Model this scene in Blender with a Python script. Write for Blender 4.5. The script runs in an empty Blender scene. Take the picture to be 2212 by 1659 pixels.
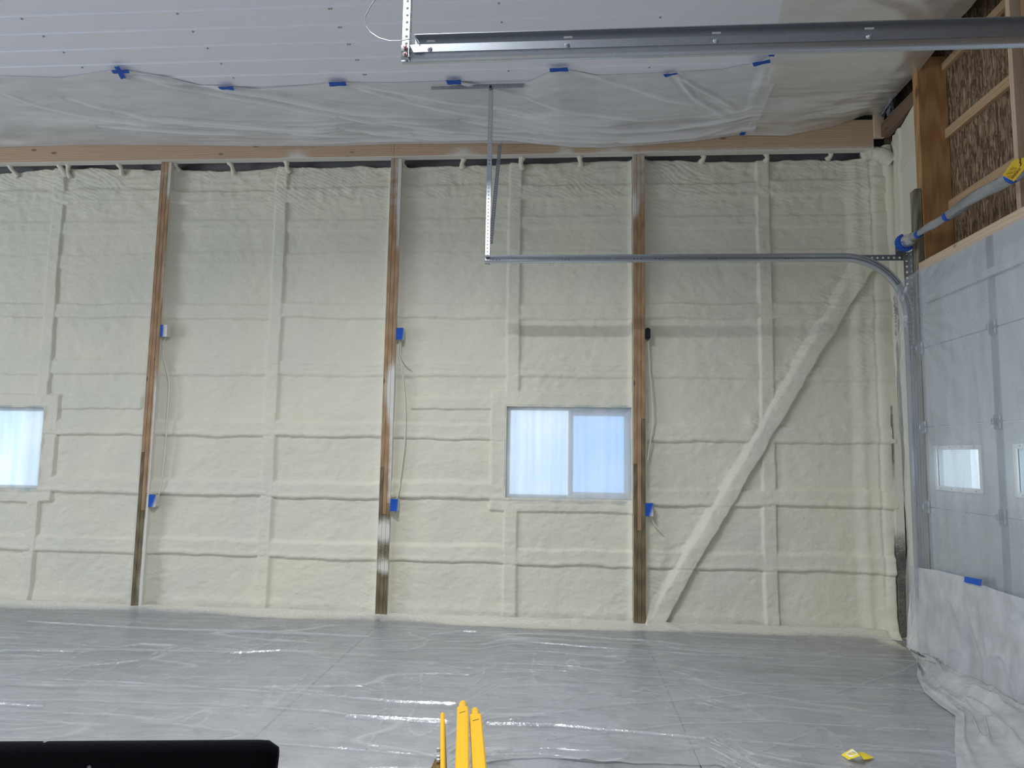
import bpy, bmesh, math, random
import numpy as np
from mathutils import Vector, Matrix
random.seed(4); RNG = np.random.default_rng(7)
C = bpy.context.scene.collection
SC = bpy.context.scene
pi = math.pi

# ------------------------------------------------------------------ camera, light, exposure
W_, H_ = 2212.0, 1659.0
CAM = np.array([4.1621, -6.6912, 1.5922]); YAW, PITCH, ROLL, FPX = -0.0758, 0.1010, 0.0163, 1500.99
_cy, _sy, _cp, _sp = math.cos(YAW), math.sin(YAW), math.cos(PITCH), math.sin(PITCH)
FWD = np.array([_sy*_cp, _cy*_cp, _sp]); RT0 = np.array([_cy, -_sy, 0.0]); UP0 = np.cross(RT0, FWD)
RT = math.cos(ROLL)*RT0 + math.sin(ROLL)*UP0; UP = -math.sin(ROLL)*RT0 + math.cos(ROLL)*UP0
cd = bpy.data.cameras.new('camera'); cam = bpy.data.objects.new('camera', cd); C.objects.link(cam)
cd.sensor_width = 36.0; cd.lens = FPX/W_*36.0; cd.clip_start = 0.02
cam.matrix_world = Matrix(((RT[0], UP[0], -FWD[0], CAM[0]), (RT[1], UP[1], -FWD[1], CAM[1]), (RT[2], UP[2], -FWD[2], CAM[2]), (0, 0, 0, 1)))
SC.camera = cam
SC.view_settings.view_transform = 'Standard'; SC.view_settings.look = 'None'
SC.view_settings.exposure = 0.0; SC.view_settings.gamma = 1.0; SC.view_settings.use_curve_mapping = False
wd = bpy.data.worlds.new('overcast_sky'); SC.world = wd; wd.use_nodes = True
wd.node_tree.nodes['Background'].inputs[0].default_value = (0.78, 0.89, 1.0, 1)
wd.node_tree.nodes['Background'].inputs[1].default_value = 1.48
def area(name, loc, rot, sx, sy, power, col, spread=180):
    l = bpy.data.lights.new(name, 'AREA'); l.shape = 'RECTANGLE'; l.size = sx; l.size_y = sy; l.energy = power; l.color = col
    l.spread = math.radians(spread)
    o = bpy.data.objects.new(name, l); C.objects.link(o); o.location = loc; o.rotation_euler = rot; return o
LC = (0.95, 0.98, 1.0)
area('strip_and_fill_light', (2.9, -3.6, 4.84), (0, 0, 0), 1.0, 0.12, 105, LC, 148)
area('strip_and_fill_light', (2.95, -5.2, 4.84), (0, 0, 0), 1.0, 0.12, 60, LC, 150)
area('strip_and_fill_light', (-4.6, -3.6, 4.84), (0, 0, 0), 1.0, 0.12, 48, LC, 152)
area('strip_and_fill_light', (2.9, -9.2, 4.84), (0, 0, 0), 1.0, 0.12, 60, LC, 130)  # unseen lamp behind the camera, added as fill
area('strip_and_fill_light', (-4.6, -9.2, 4.84), (0, 0, 0), 1.0, 0.12, 250, LC, 105)  # unseen added fill lamp, bounces light off the floor onto the ceiling
area('left_fill_light', (-9.0, -6.8, 1.6), (0, math.radians(-90), 0), 3.0, 4.6, 360, (0.86, 0.93, 1.0))  # added fill in a daylight tint, the left wall has no doorway

def ray(px, py): return FWD + (px-W_/2)/FPX*RT + (H_/2-py)/FPX*UP
def at(axis, val, px, py):
    d = ray(px, py); return CAM + (val-CAM[axis])/d[axis]*d
def atp(p0, n, px, py):
    d = ray(px, py); n = np.array(n, float); return CAM + np.dot(np.array(p0)-CAM, n)/np.dot(d, n)*d

# ------------------------------------------------------------------ mesh helpers
class MB:
    def __init__(s): s.v = []; s.f = []
    def add(s, vs, fs):
        b = len(s.v); s.v.extend([tuple(map(float, p)) for p in vs]); s.f.extend([tuple(i+b for i in f) for f in fs]); return s
    def box(s, x0, x1, y0, y1, z0, z1):
        vs = [(x0,y0,z0),(x1,y0,z0),(x1,y1,z0),(x0,y1,z0),(x0,y0,z1),(x1,y0,z1),(x1,y1,z1),(x0,y1,z1)]
        return s.add(vs, [(0,3,2,1),(4,5,6,7),(0,1,5,4),(1,2,6,5),(2,3,7,6),(3,0,4,7)])
    def bbox(s, x0, x1, y0, y1, z0, z1, b=.003):
        bm = bmesh.new(); bmesh.ops.create_cube(bm, size=1)
        for v in bm.verts: v.co = Vector(((x0+x1)/2+v.co.x*(x1-x0), (y0+y1)/2+v.co.y*(y1-y0), (z0+z1)/2+v.co.z*(z1-z0)))
        b = min(b, .4*min(x1-x0, y1-y0, z1-z0))
        bmesh.ops.bevel(bm, geom=list(bm.edges), offset=b, segments=1, affect='EDGES')
        bm.verts.index_update()
        s.add([v.co for v in bm.verts], [[v.index for v in f.verts] for f in bm.faces]); bm.free(); return s
    def tube(s, pts, r, n=8, cap=True):
        pts = [Vector(p) for p in pts]; rs = r if isinstance(r, (list, tuple)) else [r]*len(pts)
        vs = []; fs = []; up = None
        for i, p in enumerate(pts):
            t = (pts[min(i+1, len(pts)-1)]-pts[max(i-1, 0)]).normalized()
            if up is None: up = t.orthogonal().normalized()
            a = (up-t*up.dot(t)); a = a.normalized() if a.length > 1e-6 else t.orthogonal().normalized(); up = a; b = t.cross(a)
            for k in range(n):
                th = 2*pi*k/n; vs.append(p+(a*math.cos(th)+b*math.sin(th))*rs[i])
        for i in range(len(pts)-1):
            for k in range(n): fs.append((i*n+k, i*n+(k+1) % n, (i+1)*n+(k+1) % n, (i+1)*n+k))
        if cap: fs.append(tuple(range(n-1, -1, -1))); fs.append(tuple((len(pts)-1)*n+k for k in range(n)))
        return s.add(vs, fs)
    def grid(s, P):      # P: (nu, nv, 3) array
        nu, nv = P.shape[:2]; b = len(s.v); s.v.extend(map(tuple, P.reshape(-1, 3).tolist()))
        for i in range(nu-1):
            for j in range(nv-1):
                a = b+i*nv+j; s.f.append((a, a+1, a+nv+1, a+nv))
        return s
    def perf(s, o, u, v, L, w, t, pitch, hr):      # perforated flat bar with real eight-sided holes
        o, u, v = Vector(o), Vector(u).normalized(), Vector(v).normalized(); n = u.cross(v)
        N = max(1, int(round(L/pitch))); p = L/N
        sq = [(-1,-1),(0,-1),(1,-1),(1,0),(1,1),(0,1),(-1,1),(-1,0)]
        for i in range(N):
            c = o+u*(p*(i+.5)); vs = []
            for side in (t/2, -t/2):
                for (a, b) in sq: vs.append(c+u*(a*p/2)+v*(b*w/2)+n*side)
                for k in range(8):
                    th = -3*pi/4+k*pi/4; vs.append(c+u*(math.cos(th)*hr)+v*(math.sin(th)*hr)+n*side)
            fs = []
            for k in range(8):
                k2 = (k+1) % 8
                fs += [(k, k2, 8+k2, 8+k), (16+k2, 16+k, 24+k, 24+k2), (8+k, 8+k2, 24+k2, 24+k)]
                if k in (0, 1, 4, 5): fs.append((k2, k, 16+k, 16+k2))
            s.add(vs, fs)
        return s
    def sweep(s, prof, path, t=.0025):    # prof: (y, n) list; path: list of (x, z); y0 included in prof
        rings = []
        for i, (x, z) in enumerate(path):
            a = path[max(i-1, 0)]; b = path[min(i+1, len(path)-1)]
            tx, tz = b[0]-a[0], b[1]-a[1]; l = math.hypot(tx, tz); tx /= l; tz /= l
            nx, nz = -tz, tx
            rings.append([(x+nx*pn, py, z+nz*pn) for (py, pn) in prof])
        n = len(prof); vs = [p for r in rings for p in r]; fs = []
        for i in range(len(path)-1):
            for k in range(n):
                fs.append((i*n+k, i*n+(k+1) % n, (i+1)*n+(k+1) % n, (i+1)*n+k))
        fs.append(tuple(range(n-1, -1, -1))); fs.append(tuple((len(path)-1)*n+k for k in range(n)))
        return s.add(vs, fs)

def thicken(line, t):      # open 2-D polyline -> closed outline of thickness t
    L = [np.array(p, float) for p in line]; off = []
    for i in range(len(L)):
        d = L[min(i+1, len(L)-1)]-L[max(i-1, 0)]; d /= np.linalg.norm(d); off.append(np.array((-d[1], d[0]))*t)
    return [tuple(p) for p in L]+[tuple(p+o) for p, o in zip(L[::-1], off[::-1])]

def mesh_obj(name, verts, faces, mat, parent=None, smooth=False, sharp=None, origin=None, attrs=None):
    me = bpy.data.meshes.new(name); v = np.array(verts, dtype=np.float64).reshape(-1, 3)
    if parent is not None: org = np.array(parent.matrix_world.translation if parent.parent is None else ABS[parent.name])
    elif origin is not None: org = np.array(origin)
    else: org = np.array(((v[:, 0].min()+v[:, 0].max())/2, (v[:, 1].min()+v[:, 1].max())/2, v[:, 2].min()))
    v = v-org
    if isinstance(faces, np.ndarray):
        me.vertices.add(len(v)); me.vertices.foreach_set('co', v.astype(np.float32).ravel())
        nf = len(faces); me.loops.add(nf*4); me.loops.foreach_set('vertex_index', faces.astype(np.int32).ravel())
        me.polygons.add(nf); me.polygons.foreach_set('loop_start', np.arange(0, nf*4, 4, dtype=np.int32))
        me.update(calc_edges=True)
    else:
        me.from_pydata(v.tolist(), [], [list(f) for f in faces]); me.update()
    if smooth: me.polygons.foreach_set('use_smooth', np.ones(len(me.polygons), bool))
    if smooth and sharp: me.set_sharp_from_angle(angle=math.radians(sharp))
    for k, a in (attrs or {}).items():
        at_ = me.attributes.new(k, 'FLOAT', 'POINT'); at_.data.foreach_set('value', np.asarray(a, np.float32))
    if mat: me.materials.append(mat)
    o = bpy.data.objects.new(name, me); C.objects.link(o)
    if parent is not None: o.parent = parent
    else: o.location = org
    ABS[o.name] = org
    bpy.context.view_layer.update() if parent is None else None
    return o
ABS = {}
def obj(name, mb, mat, parent=None, smooth=False, sharp=35, **k):
    return mesh_obj(name, mb.v, mb.f, mat, parent, smooth, sharp if smooth else None, **k)
def gridobj(name, P, mat, parent=None, keep=None, smooth=True, **k):
    nu, nv = P.shape[:2]; idx = np.arange(nu*nv).reshape(nu, nv)
    F = np.stack([idx[:-1, :-1], idx[:-1, 1:], idx[1:, 1:], idx[1:, :-1]], -1).reshape(-1, 4)
    if keep is not None: F = F[keep.reshape(-1)]
    return mesh_obj(name, P.reshape(-1, 3), F, mat, parent, smooth, **k)
def empty(name, loc, label=None, cat=None, group=None, kind=None):
    o = bpy.data.objects.new(name, None); C.objects.link(o); o.location = loc; o.empty_display_size = .05
    ABS[o.name] = np.array(loc, float); bpy.context.view_layer.update()
    return tag(o, label, cat, group, kind)
def tag(o, label=None, cat=None, group=None, kind=None):
    if label: o['label'] = label
    if cat: o['category'] = cat
    if group: o['group'] = group
    if kind: o['kind'] = kind
    return o
def S(x, a, b):
    t = np.clip((x-a)/(b-a), 0, 1); return t*t*(3-2*t)
def field(n, m, dx, dy, lx, ly, seed, p=2.0):      # smooth random field, unit variance, correlation lengths lx, ly
    r = np.random.default_rng(seed).standard_normal((n, m)); F = np.fft.rfft2(r)
    fx = np.fft.fftfreq(n, dx)[:, None]*lx; fy = np.fft.rfftfreq(m, dy)[None]*ly
    F *= np.exp(-((fx**2+fy**2)*6.0)**(p/2)); out = np.fft.irfft2(F, s=(n, m)); return (out-out.mean())/(out.std()+1e-9)

# ------------------------------------------------------------------ materials
class NT:
    def __init__(s, name):
        s.m = bpy.data.materials.new(name); s.m.use_nodes = True; s.t = s.m.node_tree; s.t.nodes.clear()
        s.out = s.n('ShaderNodeOutputMaterial')
    def n(s, typ, **kw):
        nd = s.t.nodes.new(typ)
        for k, v in kw.items():
            if k.startswith('i_'):
                key = k[2:].replace('_', ' '); key = int(key) if key.isdigit() else key
                s.put(nd.inputs[key], v)
            else: setattr(nd, k, v)
        return nd
    def put(s, inp, v):
        if isinstance(v, bpy.types.NodeSocket): s.t.links.new(v, inp)
        else:
            if isinstance(v, tuple) and len(v) == 3 and inp.type == 'RGBA': v = v+(1,)
            inp.default_value = v
    def pos(s): return s.n('ShaderNodeNewGeometry').outputs['Position']
    def objc(s): return s.n('ShaderNodeTexCoord').outputs['Object']
    def scale(s, vec, sc): return s.n('ShaderNodeMapping', i_Vector=vec, i_Scale=sc).outputs[0]
    def noise(s, vec, scale, detail=3, rough=.55, dist=0):
        return s.n('ShaderNodeTexNoise', i_Vector=vec, i_Scale=scale, i_Detail=detail, i_Roughness=rough, i_Distortion=dist).outputs['Fac']
    def ramp(s, fac, a, b, lo=0.0, hi=1.0):
        return s.n('ShaderNodeMapRange', i_Value=fac, i_1=a, i_2=b, i_3=lo, i_4=hi).outputs[0]
    def mix(s, fac, a, b):
        nd = s.n('ShaderNodeMix', data_type='RGBA'); s.put(nd.inputs[0], fac); s.put(nd.inputs[6], a); s.put(nd.inputs[7], b); return nd.outputs[2]
    def math(s, op, a, b=0.0, c=0.0):
        nd = s.n('ShaderNodeMath', operation=op); s.put(nd.inputs[0], a); s.put(nd.inputs[1], b); s.put(nd.inputs[2], c); return nd.outputs[0]
    def attr(s, name): return s.n('ShaderNodeAttribute', attribute_name=name).outputs['Fac']
    def bump(s, h, strength=.3, dist=.005, normal=None):
        nd = s.n('ShaderNodeBump', i_Height=h, i_Strength=strength, i_Distance=dist)
        if normal is not None: s.put(nd.inputs['Normal'], normal)
        return nd.outputs[0]
    def bsdf(s, col, rough=.6, metal=0.0, spec=.5, normal=None):
        nd = s.n('ShaderNodeBsdfPrincipled'); s.put(nd.inputs['Base Color'], col); s.put(nd.inputs['Roughness'], rough)
        s.put(nd.inputs['Metallic'], metal); s.put(nd.inputs['Specular IOR Level'], spec)
        if normal is not None: s.put(nd.inputs['Normal'], normal)
        return nd.outputs[0]
    def done(s, sh): s.t.links.new(sh, s.out.inputs[0]); return s.m

FOAM_A, FOAM_B = (0.80, 0.77, 0.625), (0.745, 0.73, 0.62)
def m_foam():
    k = NT('spray_foam'); p = k.pos()
    col = k.mix(k.ramp(k.noise(p, 1.3, 3), .35, .65), FOAM_B, FOAM_A)
    col = k.mix(k.ramp(k.noise(p, 55, 2), .68, .8, 0, .25), col, (.9, .88, .8))
    h = k.math('ADD', k.noise(p, 34, 3), k.math('MULTIPLY', k.noise(p, 110, 3), .5))
    return k.done(k.bsdf(col, .55, 0, .35, k.bump(h, .6, .008)))
def m_wood(name, a, b, axis, scale=1.0, spray=False, rough=.6, dark=.5):
    k = NT(name); p = k.objc(); st = [26*scale]*3; st[axis] = 1.3*scale
    rot = k.scale(p, tuple(st))
    g = k.noise(rot, 1.0, 4, .6, .6)
    st2 = [90*scale]*3; st2[axis] = 2.0*scale
    g2 = k.noise(k.scale(p, tuple(st2)), 1.0, 2)
    wv = k.n('ShaderNodeTexWave', i_Vector=k.scale(p, tuple([9*scale if i != axis else .7*scale for i in range(3)])), i_Scale=1.6, i_Distortion=7.0, i_Detail=2.0)
    wv.wave_type = 'RINGS'
    f = k.math('ADD', k.math('MULTIPLY', g, .5), k.math('MULTIPLY', wv.outputs['Fac'], .45))
    col = k.mix(k.ramp(f, .25, .8), a, b)
    col = k.mix(k.ramp(g2, .5, .75, 0, dark), col, tuple(c*.55 for c in b))
    kn = k.n('ShaderNodeTexVoronoi', i_Vector=k.scale(p, tuple([7*scale if i != axis else 3.2*scale for i in range(3)])), i_Scale=1.0)
    col = k.mix(k.ramp(kn.outputs['Distance'], .07, .13, .75, 0), col, tuple(c*.3 for c in b))
    if spray:
        m = k.math('ADD', k.attr('spray'), k.math('MULTIPLY', k.math('SUBTRACT', k.noise(k.pos(), 140, 2, .7), .5), .9))
        m = k.math('ADD', m, k.math('MULTIPLY', k.math('SUBTRACT', k.noise(k.pos(), 14, 3), .5), .5))
        m = k.math('ADD', m, k.math('MULTIPLY', k.math('SUBTRACT', k.noise(k.pos(), 330, 1, .5), .5), .7)); col = k.mix(k.ramp(m, .30, .85), col, (.74, .72, .66))
    return k.done(k.bsdf(col, rough, 0, .3, k.bump(g, .2, .002)))
def m_metal(name, col=(.62, .65, .69), rough=.38):
    k = NT(name); p = k.pos()
    v = k.n('ShaderNodeTexVoronoi', i_Vector=k.scale(p, (60, 160, 160)), i_Scale=1.0).outputs['Color']
    n = k.noise(p, 9, 4)
    c = k.mix(k.ramp(n, .3, .7, .1, .35), col, tuple(x*.8 for x in col)); c = k.mix(.05, c, v)
    return k.done(k.bsdf(c, k.ramp(n, .3, .7, rough-.04, rough+.04), .9, .5, k.bump(n, .05, .001)))
def m_plain(name, col, rough=.5, metal=0, spec=.4, var=.12, nscale=8, bump=.1):
    k = NT(name); n = k.noise(k.pos(), nscale, 4)
    c = k.mix(n, tuple(max(0, x*(1-var)) for x in col), tuple(min(1, x*(1+var)) for x in col))
    return k.done(k.bsdf(c, rough, metal, spec, k.bump(k.noise(k.pos(), nscale*9, 3), bump, .002)))
def m_film(name, col, alpha, gloss=.16, trans=.35, nsc=(3, 3, 3), bump=.25, spec=1.0, var=0.15, fold=False, foldgloss=.10):
    k = NT(name); p = k.pos(); q = k.scale(p, nsc)
    h = k.math('ADD', k.noise(q, 6, 4, .6, .8), k.math('MULTIPLY', k.noise(q, 25, 3), .35))
    nb = k.bump(h, bump, .01)
    if fold:
        spm = k.ramp(k.math('ADD', k.attr('spray'), k.math('MULTIPLY', k.math('SUBTRACT', k.noise(p, 60, 3), .5), .5)), .2, .8)
        col = k.mix(spm, col, (.80, .77, .66))
    d = k.n('ShaderNodeBsdfDiffuse', i_Color=col, i_Normal=nb).outputs[0]
    t = k.n('ShaderNodeBsdfTranslucent', i_Color=col, i_Normal=nb).outputs[0]
    dt = k.n('ShaderNodeMixShader', i_0=trans); k.put(dt.inputs[1], d); k.put(dt.inputs[2], t)
    g = k.n('ShaderNodeBsdfGlossy', i_Color=(1, 1, 1), i_Roughness=gloss, i_Normal=nb).outputs[0]
    tr = k.n('ShaderNodeBsdfTransparent', i_Color=(.97, .98, .98)).outputs[0]
    a = k.ramp(k.noise(q, 2.2, 3), .3, .7, alpha-var, alpha+var)
    if fold: a = k.math('MINIMUM', k.math('ADD', a, k.math('ADD', k.math('MULTIPLY', k.attr('fold'), .5), k.math('MULTIPLY', spm, .6))), .95)
    m1 = k.n('ShaderNodeMixShader', i_0=a); k.put(m1.inputs[1], tr); k.put(m1.inputs[2], dt.outputs[0])
    fr = k.n('ShaderNodeFresnel', i_IOR=1.45, i_Normal=nb).outputs[0]
    m2 = k.n('ShaderNodeMixShader', i_0=k.math('MULTIPLY', fr, spec)); k.put(m2.inputs[1], m1.outputs[0]); k.put(m2.inputs[2], g)
    if fold: k.put(m2.inputs[0], k.math('ADD', k.math('MULTIPLY', fr, spec), k.math('MULTIPLY', k.attr('fold'), foldgloss)))
    return k.done(m2.outputs[0])

FOAM = m_foam()
WOOD_FRESH = m_wood('fresh_lumber', (.44, .285, .165), (.34, .21, .115), 2, spray=True)
WOOD_TREATED = m_wood('treated_lumber', (.215, .175, .10), (.13, .10, .055), 2, spray=True, dark=.4)
WOOD_HEAD = m_wood('pale_header_lumber', (.60, .44, .31), (.52, .36, .23), 0, spray=True, dark=.25)
WOOD_Y = m_wood('framing_lumber_side', (.62, .44, .27), (.50, .33, .18), 1, dark=.3)
WOOD_PALE = m_wood('pale_trim_lumber', (.72, .58, .42), (.62, .47, .32), 1, dark=.2)
WOOD_PALE_V = m_wood('pale_stud_lumber', (.72, .57, .42), (.60, .45, .30), 2, dark=.2)
WOOD_POST = m_wood('jamb_post_lumber', (.52, .30, .13), (.36, .18, .07), 2, .6, dark=.3)
WOOD_DARK = m_wood('dark_plate_lumber', (.24, .16, .11), (.15, .10, .07), 1)
WOOD_GREY = m_wood('weathered_lumber', (.32, .30, .22), (.15, .13, .09), 2, .7, dark=.7)
GALV = m_metal('galvanised_steel', (.56, .60, .65), .30); GALV_D = m_metal('dull_galvanised_steel', (.40, .43, .47), .42)
BOLT = m_plain('bolt_steel', (.55, .35, .35), .3, .9)
BLUE = m_plain('blue_masking_tape', (.012, .095, .50), .55, var=.15, nscale=40)
WHITE_VINYL = m_plain('white_vinyl', (.88, .88, .88), .35, var=.04)
DOORW = m_plain('white_door_steel', (.66, .69, .71), .42, var=.05, nscale=5, bump=.15)
DOORG = m_plain('grey_door_stile', (.40, .42, .46), .4, .2, var=.1)
YELLOW = m_plain('yellow_paint', (.86, .47, .004), .34, 0, .5, var=.06, nscale=14)
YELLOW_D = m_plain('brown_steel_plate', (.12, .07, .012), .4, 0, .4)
BLACKP = m_plain('black_plastic', (.012, .012, .014), .4)
DARK = m_plain('dark_metal_siding', (.25, .25, .26), .6)
INSUL = m_plain('grey_insulation', (.23, .23, .25), .95, var=.5, nscale=30, bump=.8)

def m_ceiling():
    k = NT('white_liner_steel'); n = k.noise(k.pos(), 3, 3)
    return k.done(k.bsdf(k.mix(n, (.84, .85, .92), (.87, .88, .95)), .5, 0, .3, k.bump(k.noise(k.pos(), 160, 2), .06, .001)))
LINER = m_ceiling()
def m_concrete():
    k = NT('grey_concrete'); p = k.pos()
    c = k.mix(k.ramp(k.noise(p, 1.1, 5, .6, .4), .3, .7), (.20, .205, .215), (.42, .42, .445))
    c = k.mix(k.ramp(k.noise(p, 5, 5, .65, .8), .48, .70, 0, .75), c, (.13, .135, .145))
    c = k.mix(k.ramp(k.noise(p, 60, 3), .55, .8, 0, .35), c, (.45, .45, .46))
    h = k.noise(p, 45, 4)
    return k.done(k.bsdf(c, k.ramp(h, .3, .7, .35, .6), 0, .4, k.bump(h, .15, .003)))
CONC = m_concrete()
def m_osb():
    k = NT('oriented_strand_board'); p = k.pos()
    nz = k.n('ShaderNodeTexNoise', i_Vector=p, i_Scale=16.0, i_Detail=2.0).outputs['Color']
    wz = k.n('ShaderNodeVectorMath', operation='SCALE', i_0=nz, i_Scale=1.1).outputs[0]
    def strands(ang, sy, sz):
        b = k.n('ShaderNodeMapping', i_Vector=p, i_Rotation=(math.radians(ang), 0, 0), i_Scale=(1, sy, sz)).outputs[0]
        q = k.n('ShaderNodeVectorMath', operation='ADD'); k.put(q.inputs[0], b); k.put(q.inputs[1], wz)
        v = k.n('ShaderNodeTexVoronoi', i_Vector=q.outputs[0], i_Scale=1.0)
        e = k.n('ShaderNodeTexVoronoi', i_Vector=q.outputs[0], i_Scale=1.0, feature='DISTANCE_TO_EDGE').outputs['Distance']
        return k.n('ShaderNodeSeparateColor', i_0=v.outputs['Color']).outputs[0], e
    f1, e1 = strands(8, 62, 11); f2, e2 = strands(-24, 70, 13); f3, e3 = strands(34, 66, 14)
    sel = k.noise(p, 11, 2)
    fa = k.math('ADD', k.math('MULTIPLY', f1, k.ramp(sel, .42, .46)), k.math('MULTIPLY', f2, k.ramp(sel, .42, .46, 1, 0)))
    f = k.math('ADD', k.math('MULTIPLY', fa, .7), k.math('MULTIPLY', f3, .3))
    c = k.mix(k.ramp(f, .1, .85), (.12, .07, .04), (.40, .285, .185))
    c = k.mix(k.ramp(e1, .0, .10, .65, 0), c, (.05, .028, .016)); c = k.mix(k.ramp(f3, .88, .92, 0, .8), c, (.07, .04, .022)); c = k.mix(k.ramp(f2, .92, .95, 0, .6), c, (.52, .40, .28))
    return k.done(k.bsdf(c, .6, 0, .3, k.bump(f, .4, .004)))
OSB = m_osb()
FILM_CEIL2 = m_film('thin_ceiling_poly_film', (.88, .88, .88), .60, .3, .15, (1, 4, 4), .2, .5)
FILM_CEIL = m_film('ceiling_poly_film', (.92, .92, .92), .72, .3, .15, (1, 4, 4), .2, .5, .10, True, .02)
FILM_FLOOR = m_film('floor_poly_film', (.62, .63, .66), .38, .20, .1, (1.2, 4, 3), .8, .20, .10, True, .30)
FILM_DOOR = m_film('door_poly_film', (.70, .73, .76), .32, .18, .35, (3, 3, 1), .25, .8, .1)
FILM_LOW = m_film('lower_poly_film', (.86, .88, .90), .68, .14, .3, (3, 3, 2), .35, 1.0)
FILM_WRAP = m_film('wrapped_poly_film', (.66, .67, .68), .66, .16, .3, (5, 1.5, 5), .9, 1.0)
def m_window_film(name, axis, tint, streak=18):
    k = NT(name); p = k.pos(); sc = [streak, streak, streak]; sc[2] = .5
    s = k.noise(k.scale(p, tuple(sc)), 1.0, 4, .6); s2 = k.noise(p, 2.2, 2)
    f = k.math('ADD', k.math('MULTIPLY', s, .6), k.math('MULTIPLY', s2, .4))
    c = k.mix(k.ramp(f, .38, .60), tint, (1, 1, 1))
    tr = k.n('ShaderNodeBsdfTransparent', i_Color=c).outputs[0]
    tl = k.n('ShaderNodeBsdfTranslucent', i_Color=(.9, .93, .95), i_Normal=k.bump(s, .4, .01)).outputs[0]
    df = k.n('ShaderNodeBsdfDiffuse', i_Color=(.88, .88, .88)).outputs[0]
    m = k.n('ShaderNodeMixShader', i_0=.35); k.put(m.inputs[1], tr); k.put(m.inputs[2], tl)
    m2 = k.n('ShaderNodeMixShader', i_0=k.ramp(k.noise(p, 150, 2), .60, .72, .31, .42)); k.put(m2.inputs[1], m.outputs[0]); k.put(m2.inputs[2], df)
    return k.done(m2.outputs[0])
WFILM = m_window_film('frosted_window_film', 0, (.60, .76, .92))
WFILM_D = m_window_film('clear_window_film', 1, (.55, .74, .95), 12)
def m_glass():
    k = NT('window_glass'); tr = k.n('ShaderNodeBsdfTransparent', i_Color=(.93, .97, .98)).outputs[0]
    g = k.n('ShaderNodeBsdfGlossy', i_Color=(1, 1, 1), i_Roughness=.03).outputs[0]
    m = k.n('ShaderNodeMixShader', i_0=.06); k.put(m.inputs[1], tr); k.put(m.inputs[2], g); return k.done(m.outputs[0])
GLASS = m_glass()
def m_glass2():
    k = NT('screened_glass'); return k.done(k.n('ShaderNodeBsdfTransparent', i_Color=(.74, .84, .95)).outputs[0])
GLASS2 = m_glass2()
def m_felt():
    k = NT('black_felt'); p = k.pos()
    v = k.n('ShaderNodeTexVoronoi', i_Vector=k.scale(p, (11, 11, 11)), i_Scale=1.0, i_Randomness=1.0)
    d = k.math('ADD', v.outputs['Distance'], k.math('MULTIPLY', k.noise(p, 140, 2), .05))
    c = k.mix(k.ramp(d, .085, .11, 1, 0), (.0035, .0035, .005), (.22, .22, .23))
    nd = k.n('ShaderNodeBsdfPrincipled'); k.put(nd.inputs['Base Color'], c); nd.inputs['Roughness'].default_value = 1
    nd.inputs['Specular IOR Level'].default_value = .05; nd.inputs['Sheen Weight'].default_value = .12; nd.inputs['Sheen Roughness'].default_value = .4
    k.put(nd.inputs['Normal'], k.bump(k.noise(p, 300, 3), .8, .004)); return k.done(nd.outputs[0])
FELT = m_felt()
def m_boxtape(name, dx, lo, hi):
    k = NT(name); p = k.objc(); x = k.n('ShaderNodeSeparateXYZ', i_0=p).outputs
    f = k.math('ADD', k.math('ADD', x[0], k.math('MULTIPLY', x[2], dx)), k.math('MULTIPLY', k.math('SUBTRACT', k.noise(p, 260, 2), .5), .05))
    c = k.mix(k.ramp(f, lo, hi), (.012, .095, .50), (.72, .71, .66)); return k.done(k.bsdf(c, .6, 0, .3, k.bump(k.noise(p, 90, 2), .2, .003)))

# ------------------------------------------------------------------ SETTING: floor slabs
HC = 4.92
fl = empty('floor', (0, -6, 0), kind='structure')
xj = [-9.3, -5.2, at(2, 0, 640, 1510)[0], at(2, 0, 1490, 1600)[0], 7.6]
yj = [-12.6, -8.4, -4.2, .25]
for a, b in zip(xj[:-1], xj[1:]):
    for c, d in zip(yj[:-1], yj[1:]):
        obj('slab', MB().bbox(a+.003, b-.003, c+.003, d-.003, -.12, 0, .004), CONC, fl)
obj('slab_base', MB().box(-9.4, 7.6, -12.7, .3, -.2, -.02), CONC, fl)

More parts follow.
